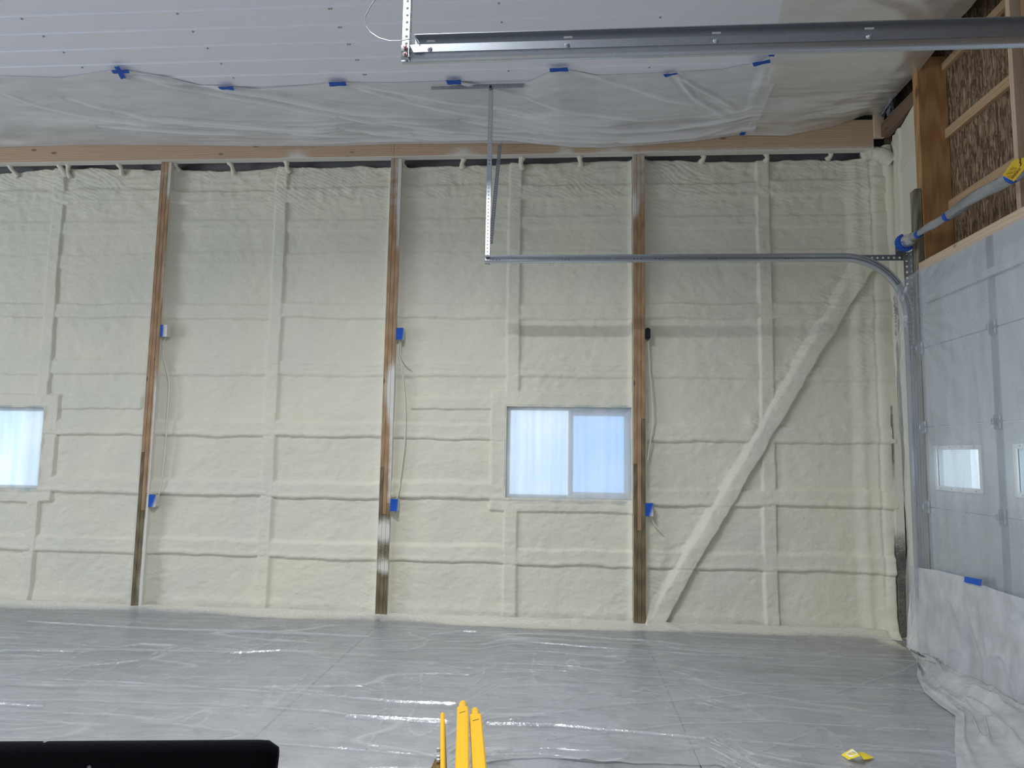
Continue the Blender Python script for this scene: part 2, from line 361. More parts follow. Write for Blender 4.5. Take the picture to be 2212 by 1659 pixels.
# ------------------------------------------------------------------ SETTING: back wall, sprayed foam over girts and studs
BAY = 2.438; PX = [0.0, BAY, 2*BAY]; PHW = .057
WIN = [(3.605, 4.80, 1.178, 2.057), (-2.39, -1.19, 1.165, 1.99)]
wb = empty('wall_back', (2.5, .1, 0), kind='structure')
def band(v, a, b, wa, wb_): return S(v, a-wa, a)*(1-S(v, b, b+wb_))
def foam_back():
    h = .0092
    xs = np.concatenate([np.arange(-9.2, -2.6, .12), np.arange(-2.6, 7.305, h)]); zs = np.arange(0, 4.60, h)
    nx, nz = len(xs), len(zs); X, Z = np.meshgrid(xs, zs, indexing='ij')
    n1 = field(nx, nz, h, h, .25, .25, 1); n2 = field(nx, nz, h, h, .06, .06, 2); n3 = field(nx, nz, h, h, .035, .022, 3)
    wob = field(nx, nz, h, h, .20, .35, 4)*.005+field(nx, nz, h, h, .05, .3, 14)*.0018
    wobx = field(nx, nz, h, h, .35, .45, 5)*.003+n2*.0012
    prot = np.zeros_like(X); rough = np.zeros_like(X); groove = np.zeros_like(X)
    half = np.floor((X-.0)/(BAY/2)).astype(int); rs = np.random.default_rng(11)
    girts = [(.55, .685, 1.0), (1.145, 1.28, 1.0), (1.745, 1.875, .9), (2.36, 2.475, .55), (2.94, 3.07, .8), (3.48, 3.60, .35), (3.86, 3.955, .55), (4.155, 4.285, .9)]
    for hh in range(-8, 7):
        m = (half == hh)
        if not m.any(): continue
        for (a, b, am) in girts:
            dz = rs.uniform(-.012, .012); amp = am*rs.uniform(.75, 1.2); top = rs.uniform(.02, .05)
            zz = Z+wob
            g = band(zz, a+dz, b+dz, .010 if am > .7 else .02, top)*.024*amp
            g += np.exp(-((zz-(a+dz+.022))/.018)**2)*.006*amp
            prot = np.where(m, np.maximum(prot, g), prot)
            gr = np.exp(-((zz-(a+dz-.010))/.007)**2)*.010*rs.uniform(.2, 1.1)*(am > .7)*(a < 2.2)
            groove = np.where(m, np.maximum(groove, gr), groove)
        for zc, am in ((2.405, .006), (2.45, .005)):
            w = np.exp(-((Z+wob*1.6-zc-rs.uniform(-.008, .008))/.006)**2)*am*S(n1, -.6, .4)
            groove = np.where(m, np.maximum(groove, w), groove)
    # flat studs in the middle of every bay
    for xc in [BAY*(i+.5) for i in range(-4, 3)]:
        xx = X+wobx
        up = S(Z, 3.2, 3.6)
        st = band(xx, xc-.055, xc+.055, .02, .02)*.024
        prot = np.maximum(prot, st*1.12)
        rough = np.maximum(rough, np.exp(-((X-xc+.02)/.06)**2)*(.35*S(Z, 3.1, 3.5)+.3*(1-S(Z, .5, .9))))
    # window framing
    for (a, b, c, d), sgn in ((WIN[0], -1), (WIN[1], 1)):
        inx = (X > a-.2)&(X < b+.2)
        fr = np.maximum(band(X+wobx, a-.15, b+.15, .02, .02)*band(Z+wob, c-.12, d+.13, .02, .03), 0)*.026
        prot = np.maximum(prot, fr)
    ex = band(X+wobx, BAY+.22, 3.47, .02, .02)*band(Z+wob, 2.035, 2.13, .012, .03)*.022; prot = np.maximum(prot, ex)
    ex = band(X+wobx, -1.0, -.15, .02, .02)*band(Z+wob, 2.0, 2.10, .012, .03)*.018; prot = np.maximum(prot, ex)
    # diagonal brace in the last bay
    p0 = at(1, .06, 1418, 1345); p1 = at(1, .06, 1868, 575)
    d = np.array((p1[0]-p0[0], p1[2]-p0[2])); L = np.linalg.norm(d); d /= L
    t = (X-p0[0])*d[0]+(Z-p0[2])*d[1]; q = (X-p0[0])*d[1]-(Z-p0[2])*d[0]+wob*1.5+n2*.003
    br = S(q, -.13, -.055)*(1-S(q, .062, .075))*S(t, -.25, .0)*(1-S(t, L, L+.05))
    prot = np.maximum(prot, br*(.052+.010*np.cos(q*14)))
    rough = np.maximum(rough, np.exp(-((q+.13)/.10)**2)*S(t, -.1, .1)*(1-S(t, L-.2, L))*.8)
    lump = np.exp(-(((X-at(1,.06,1628,905)[0])/.07)**2+((Z-at(1,.06,1628,915)[2])/.10)**2)); prot += lump*.03; rough = np.maximum(rough, lump*1.2)
    lump = np.exp(-(((X-5.06)/.09)**2+((Z-.66)/.45)**2)); rough = np.maximum(rough, lump); prot += lump*.02
    # fillets against the posts
    for xc in PX+[-BAY]:
        dR = X-(xc+PHW); dL = (xc-PHW)-X
        prot += np.where(dR >= -PHW, .055*np.exp(-(np.maximum(dR, 0)/.035)**1.6), 0)
        prot += np.where(dL >= 0, .05*np.exp(-(np.maximum(dL, 0)/.022)**1.5), 0)
        near = np.exp(-((np.abs(X-xc)-.14)/.09)**2); rough = np.maximum(rough, near*(.6*S(Z, 3.5, 4.3)+.55*(1-S(Z, .25, .7))))
    # right end: foam turning into the corner
    prot += .035*S(X+wobx, 6.86, 6.98)+.05*S(X+wobx, 7.0, 7.17)-.012*np.exp(-((X+wobx-7.10)/.012)**2)*S(Z, .2, .5)
    vis = S(X, 7.185+.045*S(Z, .75, 1.3), 7.20+.045*S(Z, .75, 1.3))*(1-S(Z+n1*.06, 1.75, 2.0)); prot = prot-.075*vis
    rough = np.maximum(rough, band(X, 6.94, 7.08, .05, .05)*S(Z, 1.2, 3.0)*.7)
    rough = np.maximum(rough, S(Z, 3.75, 4.3)*.8)
    # base and eave
    prot += .07*np.exp(-(Z/.045)**1.3)*(1+.2*n1)+.012*np.exp(-((Z-.10)/.05)**2)
    top = 4.538+.012*field(nx, nz, h, h, .5, 50, 21)+.004*field(nx, nz, h, h, .08, 50, 22)
    eave = S(Z, top-.012, top+.03)
    rid = 1-np.abs(field(nx, nz, h, h, .10, .035, 6)); rid2 = 1-np.abs(field(nx, nz, h, h, .05, .06, 8)); rid3 = np.sin((X*.5+Z)*170+3*field(nx, nz, h, h, .12, .12, 9))*np.clip(.6+.5*n1, 0, 1)
    y = .105-prot+groove-n1*.0035-n2*.0014-n3*.0011-rough*(.0050*rid+.0036*rid2+.0035*rid3)+eave*.085
    # nail-head pimples
    for (px, py) in [(1200,395),(1330,378),(1610,460),(1740,520),(1490,372),(1750,366),(1612,604),(1705,615),(1562,690),(1805,730),(1735,1120),(1830,1122),(1715,1285),(1830,1287),(1785,1325),(1480,1320),(1565,1320),(1008,1258),(998,1300),(1180,1265),(1295,1312),(1178,1306),(520,1218),(900,1020),(690,1205),(250,390),(162,388),(485,387),(723,384),(180,1298),(640,1280)]:
        c = at(1, .09, px, py); y -= .006*np.exp(-((X-c[0])**2+(Z-c[2])**2)/.010**2)
    y = np.minimum(y, .186)
    P = np.stack([X, y, Z], -1)
    xc = (xs[:-1]+xs[1:])/2; zc = (zs[:-1]+zs[1:])/2; XC, ZC = np.meshgrid(xc, zc, indexing='ij'); keep = ZC < (top[:-1, :-1]+.016)
    for (a, b, c, d) in WIN: keep &= ~((XC > a-.004)&(XC < b+.004)&(ZC > c-.004)&(ZC < d+.004))
    gridobj('spray_foam', P, FOAM, wb, keep)
foam_back()
# exterior siding behind the foam, with the window openings left out
sd = MB(); y0, y1 = .20, .24
xe = sorted([-9.4, 7.45]+[w[i] for w in WIN for i in (0, 1)])
sd.box(-9.4, 7.45, y0, y1, 2.06, 5.8); sd.box(-9.4, 7.45, y0, y1, -.1, 1.165)
sd.box(-9.4, -2.39, y0, y1, 1.165, 2.06); sd.box(-1.19, 3.605, y0, y1, 1.165, 2.06); sd.box(4.80, 7.45, y0, y1, 1.165, 2.06)
sd.box(-2.39, -1.19, y0, y1, 1.99, 2.06)
obj('exterior_siding', sd, DARK, wb)
# foam strands bridging the dark eave gap
def strand(px0, py0, px1, py1, w):
    a = at(1, .045, px0, py0); b = at(1, .10, px1, py1+3); a[2] = 4.578; b[2] = min(b[2], 4.53); pts = []; rr = []
    for i in range(6):
        t = i/5; p = a*(1-t)+b*t; p[0] += .008*math.sin(t*5+px0); p[1] -= .01*math.sin(t*pi); pts.append(p); rr.append(w*(1.5-.6*math.sin(t*pi)))
    obj('foam_strand', MB().tube(pts, rr, 9), FOAM, wb, True, 80)
for s_ in [(22,360,38,378,.022),(130,356,142,378,.024),(146,356,152,380,.020),(257,352,266,375,.022),(496,350,507,372,.022),(617,346,626,370,.024),(1000,343,1000,358,.024),(1127,342,1127,362,.026),(1254,338,1253,355,.024),(1520,331,1516,348,.024),(1657,329,1654,346,.024),(1796,323,1788,342,.022),(380,352,386,366,.02),(870,346,874,362,.02)]: strand(*s_)

def foam_lump(pts, r, nm='foam_fillet'):
    mb = MB(); P = []; R_ = []
    for i in range(len(pts)-1):
        for k in range(6): t = k/6; P.append(np.array(pts[i])*(1-t)+np.array(pts[i+1])*t); R_.append((r[i]*(1-t)+r[i+1]*t)*(1+.04*math.sin(i*5+k*1.7)))
    P.append(np.array(pts[-1])); R_.append(r[-1]); obj(nm, mb.tube(P, R_, 14), FOAM, wb, True, 80)
foam_lump([(7.03, .05, 4.52), (7.12, .03, 4.555), (7.20, .0, 4.52), (7.28, -.02, 4.44)], [.05, .065, .075, .06])
foam_lump([(7.24, .03, 4.62), (7.265, .02, 4.3), (7.275, .015, 3.6), (7.28, .015, 2.6), (7.285, .015, 2.0)], [.05, .05, .045, .04, .03])

# windows
def frame_ring(mb, x0, x1, z0, z1, w, y0, y1):
    ws = w if isinstance(w, tuple) else (w,)*4      # left, right, bottom, top
    mb.bbox(x0, x0+ws[0], y0, y1, z0, z1, .004); mb.bbox(x1-ws[1], x1, y0, y1, z0, z1, .004)
    mb.bbox(x0+ws[0], x1-ws[1], y0, y1, z0, z0+ws[2], .004); mb.bbox(x0+ws[0], x1-ws[1], y0, y1, z1-ws[3], z1, .004)
def window(name, x0, x1, z0, z1, flip):
    t = empty(name, ((x0+x1)/2, .15, z0), kind='structure')
    m = MB(); frame_ring(m, x0, x1, z0, z1, .030, .125, .20); obj('window_frame', m, WHITE_VINYL, t)
    fx = (lambda a, b: (x0+x1-b, x0+x1-a)) if flip else (lambda a, b: (a, b))
    m = MB()
    for q in ((x0-.03, x0-.001, z0-.03, z1+.03), (x1+.001, x1+.03, z0-.03, z1+.03), (x0-.001, x1+.001, z0-.03, z0-.001), (x0-.001, x1+.001, z1+.001, z1+.03)): m.box(q[0], q[1], .092, .199, q[2], q[3])
    obj('foam_reveal', m, FOAM, t)
    mid = (x0+x1)/2+.012
    a, b = fx(mid-.012, mid+.018); obj('meeting_rail', MB().bbox(a, b, .135, .18, z0+.028, z1-.028, .003), WHITE_VINYL, t)
    a, b = fx(mid+.016, x1-.028); m = MB(); frame_ring(m, a, b, z0+.028, z1-.028, (.022, .028, .034, .050), .145, .178); s_ = obj('sash_frame', m, WHITE_VINYL, t)
    obj('sash_pane', MB().box(a+.02, b-.02, .16, .164, z0+.05, z1-.07), GLASS2, t)
    a, b = fx(x0+.028, mid-.012); obj('fixed_pane', MB().box(a, b, .175, .179, z0+.025, z1-.025), GLASS, t)
    # plastic film stretched over the whole unit, wrinkled at its foam-covered rim
    nx, nz = 140, 100; u, v = np.meshgrid(np.linspace(x0-.022, x1+.022, nx), np.linspace(z0-.022, z1+.022, nz), indexing='ij')
    e = np.minimum(np.minimum(u-x0+.022, x1+.022-u), np.minimum(v-z0+.022, z1+.022-v))
    w = np.exp(-e/.03); y = .121+.004*field(nx, nz, .008, .008, .05, .25, 31+flip)*np.exp(-e/.25)-w*.052+w*.008*field(nx, nz, .008, .008, .06, .06, 33)
    for cx, cz, sx, sz in ((x0, z1, 1, -1), (x1, z1, -1, -1), (x1, z0, -1, 1), (x0, z0, 1, 1)):
        dx, dz = (u-cx)*sx, (v-cz)*sz; r = np.hypot(dx, dz); an = np.arctan2(dz, dx); y += .0035*np.cos(an*26)*np.exp(-r/.16)*S(r, .01, .05)
    gridobj('plastic_film', np.stack([u, y, v], -1), WFILM, t)
    return t
window('window_1', *WIN[0], False); window('window_2', *WIN[1], True)

# ------------------------------------------------------------------ wall posts built of three plies
def ply(parent, x0, x1, z0, z1, mat, spray, yb=.17, front=0.0, part='ply'):
    nz = max(2, int((z1-z0)/.02)); zs = np.linspace(z0, z1, nz); b = .003
    ring = [(x0, yb), (x0, front+.05), (x0, front+.015), (x0, front+b), (x0+b, front)]+[(x0+b+(x1-x0-2*b)*k/4, front) for k in (1, 2, 3)]+[(x1-b, front), (x1, front+b), (x1, front+.015), (x1, front+.05), (x1, yb)]
    n = len(ring); vs = [(x, y, z) for z in zs for (x, y) in ring]; fs = []
    for i in range(nz-1):
        for k in range(n): fs.append((i*n+k, i*n+(k+1) % n, (i+1)*n+(k+1) % n, (i+1)*n+k))
    fs.append(tuple(range(n-1, -1, -1))); fs.append(tuple((nz-1)*n+k for k in range(n)))
    sp = [spray(x, y, z) for (x, y, z) in vs]
    return mesh_obj(part, vs, fs, mat, parent, False, attrs={'spray': sp})
def blob(u, z, uc, zc, ru, rz): return math.exp(-((u-uc)/ru)**2-((z-zc)/rz)**2)
def post(xc, label, spf, jl, jm, jr):
    t = empty('timber_post', (xc, 0, 0), label, 'post', 'exposed posts along the foamed wall')
    def sp(x, y, z):
        u = (x-xc)/PHW
        if y > .006: return 1.2 if (u > .9 or u < -.9) and y > .012 else .55
        return spf(u, z)
    w = 2*PHW/3; xs = [xc-PHW, xc-PHW+w, xc-PHW+2*w, xc+PHW]
    for i, j in enumerate((jl, jm, jr)):
        ply(t, xs[i]+.0006, xs[i+1]-.0006, 0, j, WOOD_TREATED, sp); ply(t, xs[i]+.0006, xs[i+1]-.0006, j+.002, 4.566, WOOD_FRESH, sp)
    return t
def sp1(u, z):
    edge = S(u, .25, .9)*(.9*(1-S(z, 2.1, 2.5))+.55*S(z, 2.9, 3.2)*(1-S(z, 3.5, 3.9)) + .6*S(z, 4.0, 4.3))
    return float(edge+.75*blob(u, z, .9, .25, 1.0, .30)+.5*blob(u, z, .9, .75, .7, .3)+.45*blob(u, z, 0, 4.4, 1.6, .3)+.3*blob(u, z, .3, 2.35, .8, .2)-.05)
def sp2(u, z):
    return float(.75*S(u, -.2, 1.0)*S(z, 3.3, 3.8)+.45*S(z, 3.6, 4.2)+1.0*blob(u, z, .3, 2.22, 1.1, .30)+.85*S(u, -.3, 1.0)*band(z, 1.25, 2.3, .3, .2)+1.0*blob(u, z, .2, .85, 2, .10)+.9*blob(u, z, .4, .50, 1.6, .07)+.35*blob(u, z, 0, .7, 2, .3)+.2*blob(u, z, 0, .1, 2, .15)-.05)
def sp3(u, z):
    return float(.62*S(z, 3.85, 4.25)+.9*blob(u, z, -.8, 4.02, .9, .13)+.35*blob(u, z, -1, 1.2, .35, .35)+.25*blob(u, z, 0, .02, 2, .04)+.3*blob(u, z, 1, 1.9, .4, .3)-.12)
post(PX[0], 'timber post left of the boxed blue tape, leaning in view, whitened lower end', sp1, 1.56, .98, 1.15)
post(PX[1], 'timber post in the middle with patches of white foam overspray down its face', sp2, 1.45, 1.0, 1.10)
post(PX[2], 'cleanest timber post, immediately right of the sliding window', sp3, 1.52, .90, 1.95)
bpy.data.objects['timber_post']['label'] = 'timber post nearest the cut-off window, white overspray on its lower right edge'
# corner post, mostly foamed over, dark and speckled low down
ct = empty('corner_post', (7.232, 0, 0), 'dark speckled corner post showing between the foamed walls', 'post')
ply(ct, 7.192, 7.272, 0.02, 2.1, m_wood('dark_corner_lumber', (.13, .125, .115), (.09, .085, .08), 2, spray=True), lambda x, y, z: float(.28+.9*S(z, .7, 1.15)-.95*blob((x-7.192)/.08, z, .0, 1.8, .22, .5)), yb=.15, front=-.002, part='post_face')

# ------------------------------------------------------------------ header beam
hb = empty('header_beam', (2.5, -.045, 4.57), 'long pale lumber header running along the top of the foamed wall', 'beam')
xjn = at(1, -.045, 851, 330)[0]; xr = at(1, -.045, 1887, 300)[0]
def hboard(x0, x1):
    n = int((x1-x0)/.03); xs_ = np.linspace(x0, x1, n); ring = [(.05, 4.57), (-.041, 4.57), (-.045, 4.574), (-.045, 4.60), (-.045, 4.64), (-.045, 4.70), (-.045, 4.86), (.05, 4.86)]
    m = len(ring); vs = [(x, y, z) for x in xs_ for (y, z) in ring]; fs = []
    for i in range(n-1):
        for k in range(m): fs.append((i*m+(k+1) % m, i*m+k, (i+1)*m+k, (i+1)*m+(k+1) % m))
    fs.append(tuple(range(m))); fs.append(tuple((n-1)*m+k for k in range(m-1, -1, -1)))
    spots = [(at(1,-.045,1000,330)[0], .16), (at(1,-.045,1220,322)[0], .10), (at(1,-.045,1330,320)[0], .2), (at(1,-.045,640,345)[0], .12)]
    sp = []
    for (x, y, z) in vs:
        a = 1.2 if z < 4.573 else .0
        for c, w in spots: a = max(a, .75*math.exp(-((x-c)/w)**2)*(1-float(S(z, 4.60, 4.72))))
        if x > 4.9: a = max(a, .45*(1-float(S(z, 4.58, 4.66))))
        a += .25*(z < 4.58); sp.append(a)
    mesh_obj('board', vs, fs, WOOD_HEAD, hb, attrs={'spray': sp})
hboard(-9.2, xjn-.0015); hboard(xjn+.0015, xr)
m = MB()
for px, py in [(845,316),(847,322),(846,327),(860,320),(858,326),(1380,318),(1378,314),(1741,296)]:
    p = at(1, -.0455, px, py); m.tube([p, p+np.array((0, -.002, 0))], .006, 8)
tag(obj('nail_heads', m, BOLT, hb), kind='stuff')
a, b = at(1, -.05, 1885, 262), at(1, -.05, 1908, 300)
tag(obj('lumber_block', MB().bbox(a[0], b[0], -.085, -.047, b[2], 4.93, .003), WOOD_PALE_V), 'short upright lumber block at the right end of the header', 'lumber')
m = MB(); q0, q1 = at(1, .02, 1908, 252), at(1, .02, 1926, 300); m.bbox(q0[0], q1[0], .0, .038, q1[2]-.05, q0[2]+.02, .003)
tag(obj('lumber_block', m, WOOD_DARK), 'darker lumber offcut tucked in the ceiling corner behind the pale block', 'lumber')

# ------------------------------------------------------------------ SETTING: ceiling of ribbed steel panels
ce = empty('ceiling', (0, -6, HC), kind='structure')
seam = at(2, HC, 752, 110)[0]; RIB = .2286; y_r0 = at(2, HC, 370, 61)[1]
def cpanel(y0, x0, x1, dz):
    prof = []
    for k in range(4):
        c = y0+RIB*(k+.5)
        for dy, h in ((-.030, 0), (-.0270, .010), (.0270, .010), (.030, 0)): prof.append((c+dy, h))
    prof = [(y0, 0)]+prof+[(y0+4*RIB, 0)]
    vs = [(x, y, HC+h+dz) for x in (x0, x1) for (y, h) in prof]; n = len(prof)
    vs += [(x, y, HC+.004) for x in (x0, x1) for y in (y0, y0+4*RIB)]
    fs = [(i, i+1, n+i+1, n+i) for i in range(n-1)]
    obj('ceiling_panel', MB().add(vs[:2*n], fs), LINER, ce)
ylist = [y_r0-RIB*.5-4*RIB*k for k in range(-3, 12)]
for k, y in enumerate(ylist):
    if y > .2: continue
    cpanel(y, seam, 6.98, -.0015+.0004*(k % 2)); cpanel(y, -9.3, seam+.02, .0004*(k % 2))
obj('attic_deck', MB().box(-9.4, 7.0, -12.7, .2, HC+.03, HC+.06), DARK, ce)
for px, py in ((68,57),(395,43),(722,30),(742,78),(1085,58),(1424,47)):
    x = at(2, HC, px, py)[0]; m = MB()
    for k in range(-14, 4):
        y = y_r0+RIB*k+.05
        if y < -3.4 or y > -.3: continue
        m.tube([(x, y, HC+.002), (x, y, HC-.007)], [.010, .0075], 6)
        if px in (722, 742): pass
    tag(obj('screw_row', m, GALV_D, ce), kind='stuff')

# ------------------------------------------------------------------ SETTING: right wall, framing, OSB
wr = empty('wall_right', (7.2, -1, 0), kind='structure')
def foam_right():
    h = .01; ys = np.arange(-.82, .05, h); zs = np.arange(0, 4.66, h); Y, Z = np.meshgrid(ys, zs, indexing='ij'); n, m = Y.shape
    x = 7.285+.19*Y
    n1 = field(n, m, h, h, .2, .2, 41); n2 = field(n, m, h, h, .05, .05, 42); wv = field(n, m, h, h, .2, .5, 43)*.006
    for a in (.58, 1.17, 1.80, 2.42, 3.0, 3.62, 4.2): x -= band(Z+wv+.25*Y*0, a, a+.12, .012, .03)*.012*S(-Y, .2, .3)
    x -= .018*band(-Y+wv, .11, .30, .02, .015)-.010*np.exp(-((-Y+wv-.31)/.008)**2)
    x -= .03*(1-S(-Y, .0, .05))*S(Z, 1.0, 1.6)*0
    x -= .05*np.exp(-(Z/.05)**1.3)
    x += -n1*.003-n2*.0012-.007*(1-np.abs(field(n, m, h, h, .03, .05, 44)))*(S(-Y, 0, .1)*(1-S(-Y, .12, .3)))
    gridobj('spray_foam', np.stack([x, Y, Z], -1), FOAM, wr)
foam_right()
ob = MB(); ob.box(7.34, 7.37, -12.7, .25, 3.12, 5.8); ob.box(7.34, 7.37, -.815, .25, -.1, 3.12); ob.box(7.34, 7.37, -12.7, -3.95, -.1, 3.12)
obj('strand_board', ob, OSB, wr)
obj('jamb_post', MB().bbox(7.10, 7.339, -.897, -.815, 3.166, 4.99, .004), WOOD_POST, wr)
obj('jamb_cladding', MB().bbox(7.10, 7.38, -.897, -.815, 0, 3.124, .004), WHITE_VINYL, wr)
obj('jamb_post', MB().bbox(7.10, 7.339, -4.08, -3.97, 0, 4.99, .004), WOOD_POST, wr)
obj('opening_header', MB().bbox(7.10, 7.339, -3.97, -.897, 3.125, 3.165, .004), WOOD_PALE, wr)
def girt(z0, z1, y0=-1.96, y1=-.899): obj('wall_girt', MB().bbox(7.30, 7.339, y0, y1, z0, z1, .003), WOOD_Y, wr)
girt(4.262, 4.343); girt(3.65, 3.728); girt(4.86, 4.925)
obj('stud', MB().bbox(7.16, 7.339, -2.005, -1.962, 3.17, 5.2, .003), WOOD_PALE_V, wr)
obj('stud', MB().bbox(7.20, 7.339, -2.10, -2.055, 3.17, 5.2, .003), WOOD_FRESH, wr)
obj('stud', MB().bbox(7.28, 7.339, -1.962, -1.915, 3.17, 5.2, .003), WOOD_PALE_V, wr)
for z0, z1 in ((4.262, 4.343), (3.65, 3.728)): girt(z0, z1, -3.96, -2.105)
a = at(0, 7.2, 1934, 232)
obj('gable_plate', MB().bbox(7.16, 7.24, -.813, -.06, 4.665, 4.80, .003), WOOD_DARK, wr)
obj('trim_board', MB().bbox(7.05, 7.098, -4.0, -.836, 3.128, 3.208, .003), WOOD_PALE, wr)
b0 = at(0, 7.04, 1966, 410); b1 = at(0, 7.04, 1975, 410)
m = MB(); m.bbox(7.045, 7.099, -.893, -.803, .06, at(0, 7.05, 1980, 405)[2], .006)
obj('weathered_jamb_board', m, WOOD_GREY, wr)
obj('track_backing_board', MB().bbox(7.046, 7.099, -.802, -.69, .06, 3.05, .004), WOOD_GREY, wr)
ins = MB()
for i in range(26):
    c = at(0, 7.15, random.uniform(1902, 1928), random.uniform(196, 245)); pts = [c+np.array((random.uniform(-.03, .03), random.uniform(-.03, .03), random.uniform(-.03, .03)))*k*.8 for k in range(4)]
    ins.tube(pts, [.006, .016, .013, .004], 6)
tag(obj('insulation_scrap', ins, INSUL, None, True, 60), 'torn grey insulation scrap hanging in the dark ceiling corner', 'insulation')
# shell out of the picture
obj('wall_left', MB().box(-9.4, -9.2, -12.7, .2, -.1, 5.8), DOORW)['kind'] = 'structure'
obj('wall_front', MB().box(-9.4, 7.4, -12.8, -12.6, -.1, 5.8), DOORW)['kind'] = 'structure'
obj('shell_roof', MB().box(-9.4, 7.4, -12.8, .3, 5.8, 5.85), DARK)['kind'] = 'structure'  # unseen roof plane, added to keep sky light out of the shell

# ------------------------------------------------------------------ SETTING: sectional door
dr = empty('door_1', (7.06, -2.4, 0), kind='structure')
ZJ = [.012, .605, 1.232, 1.862, 2.50, 3.135]; YD0, YD1 = -3.98, -.862
wy = [(-1.60, -1.048), (-2.57, -2.01), (-3.53, -2.97)]
for i in range(5):
    z0, z1 = ZJ[i]+.002, ZJ[i+1]-.002
    if i == 2:
        m = MB(); zz0, zz1 = 1.405, 1.68
        m.box(7.05, 7.09, YD0, YD1, z0, zz0); m.box(7.05, 7.09, YD0, YD1, zz1, z1)
        e = [YD0]+[v for w in reversed(wy) for v in w]+[YD1]
        for k in range(0, len(e), 2): m.box(7.05, 7.09, e[k], e[k+1], zz0, zz1)
        s_ = obj('door_section', m, DOORW, dr)
        for (a, b) in wy:
            m = MB()
            for (y0, y1, q0, q1) in ((a-.035, a, zz0-.035, zz1+.035), (b, b+.035, zz0-.035, zz1+.035), (a, b, zz0-.035, zz0), (a, b, zz1, zz1+.035)): m.bbox(7.038, 7.06, y0, y1, q0, q1, .004)
            obj('window_frame', m, WHITE_VINYL, dr)
            sc = MB()
            for t in (.08, .36, .64, .92): sc.tube([(7.036, a+(b-a)*t, zz1+.018), (7.039, a+(b-a)*t, zz1+.018)], .004, 6); sc.tube([(7.036, a+(b-a)*t, zz0-.018), (7.039, a+(b-a)*t, zz0-.018)], .004, 6)
            tag(obj('frame_screws', sc, BLACKP, dr), kind='stuff'); obj('window_pane', MB().box(7.07, 7.074, a, b, zz0, zz1), GLASS, dr)
    else: obj('door_section', MB().bbox(7.05, 7.09, YD0, YD1, z0, z1, .003), DOORW, dr)
for y0, w in ((-1.875, .075), (-2.83, .075), (YD1-.055, .05)):
    for i in range(5): obj('stile', MB().bbox(7.045, 7.056, y0, y0+w, ZJ[i]+.006, ZJ[i+1]-.006, .002), DOORG, dr)
def hinge(y, z):
    m = MB(); m.bbox(7.030, 7.046, y-.035, y+.035, z-.05, z+.05, .004); m.tube([(7.027, y-.04, z), (7.027, y+.04, z)], .010, 8); m.bbox(7.0, 7.032, y-.012, y+.012, z-.02, z+.02, .003)
    obj('hinge', m, GALV_D, dr)
for z in ZJ[1:5]: hinge(-1.84, z); hinge(-.885, z)
obj('strut', MB().bbox(7.022, 7.047, YD0+.1, YD1-.15, 2.845, 2.90, .004), DOORW, dr)

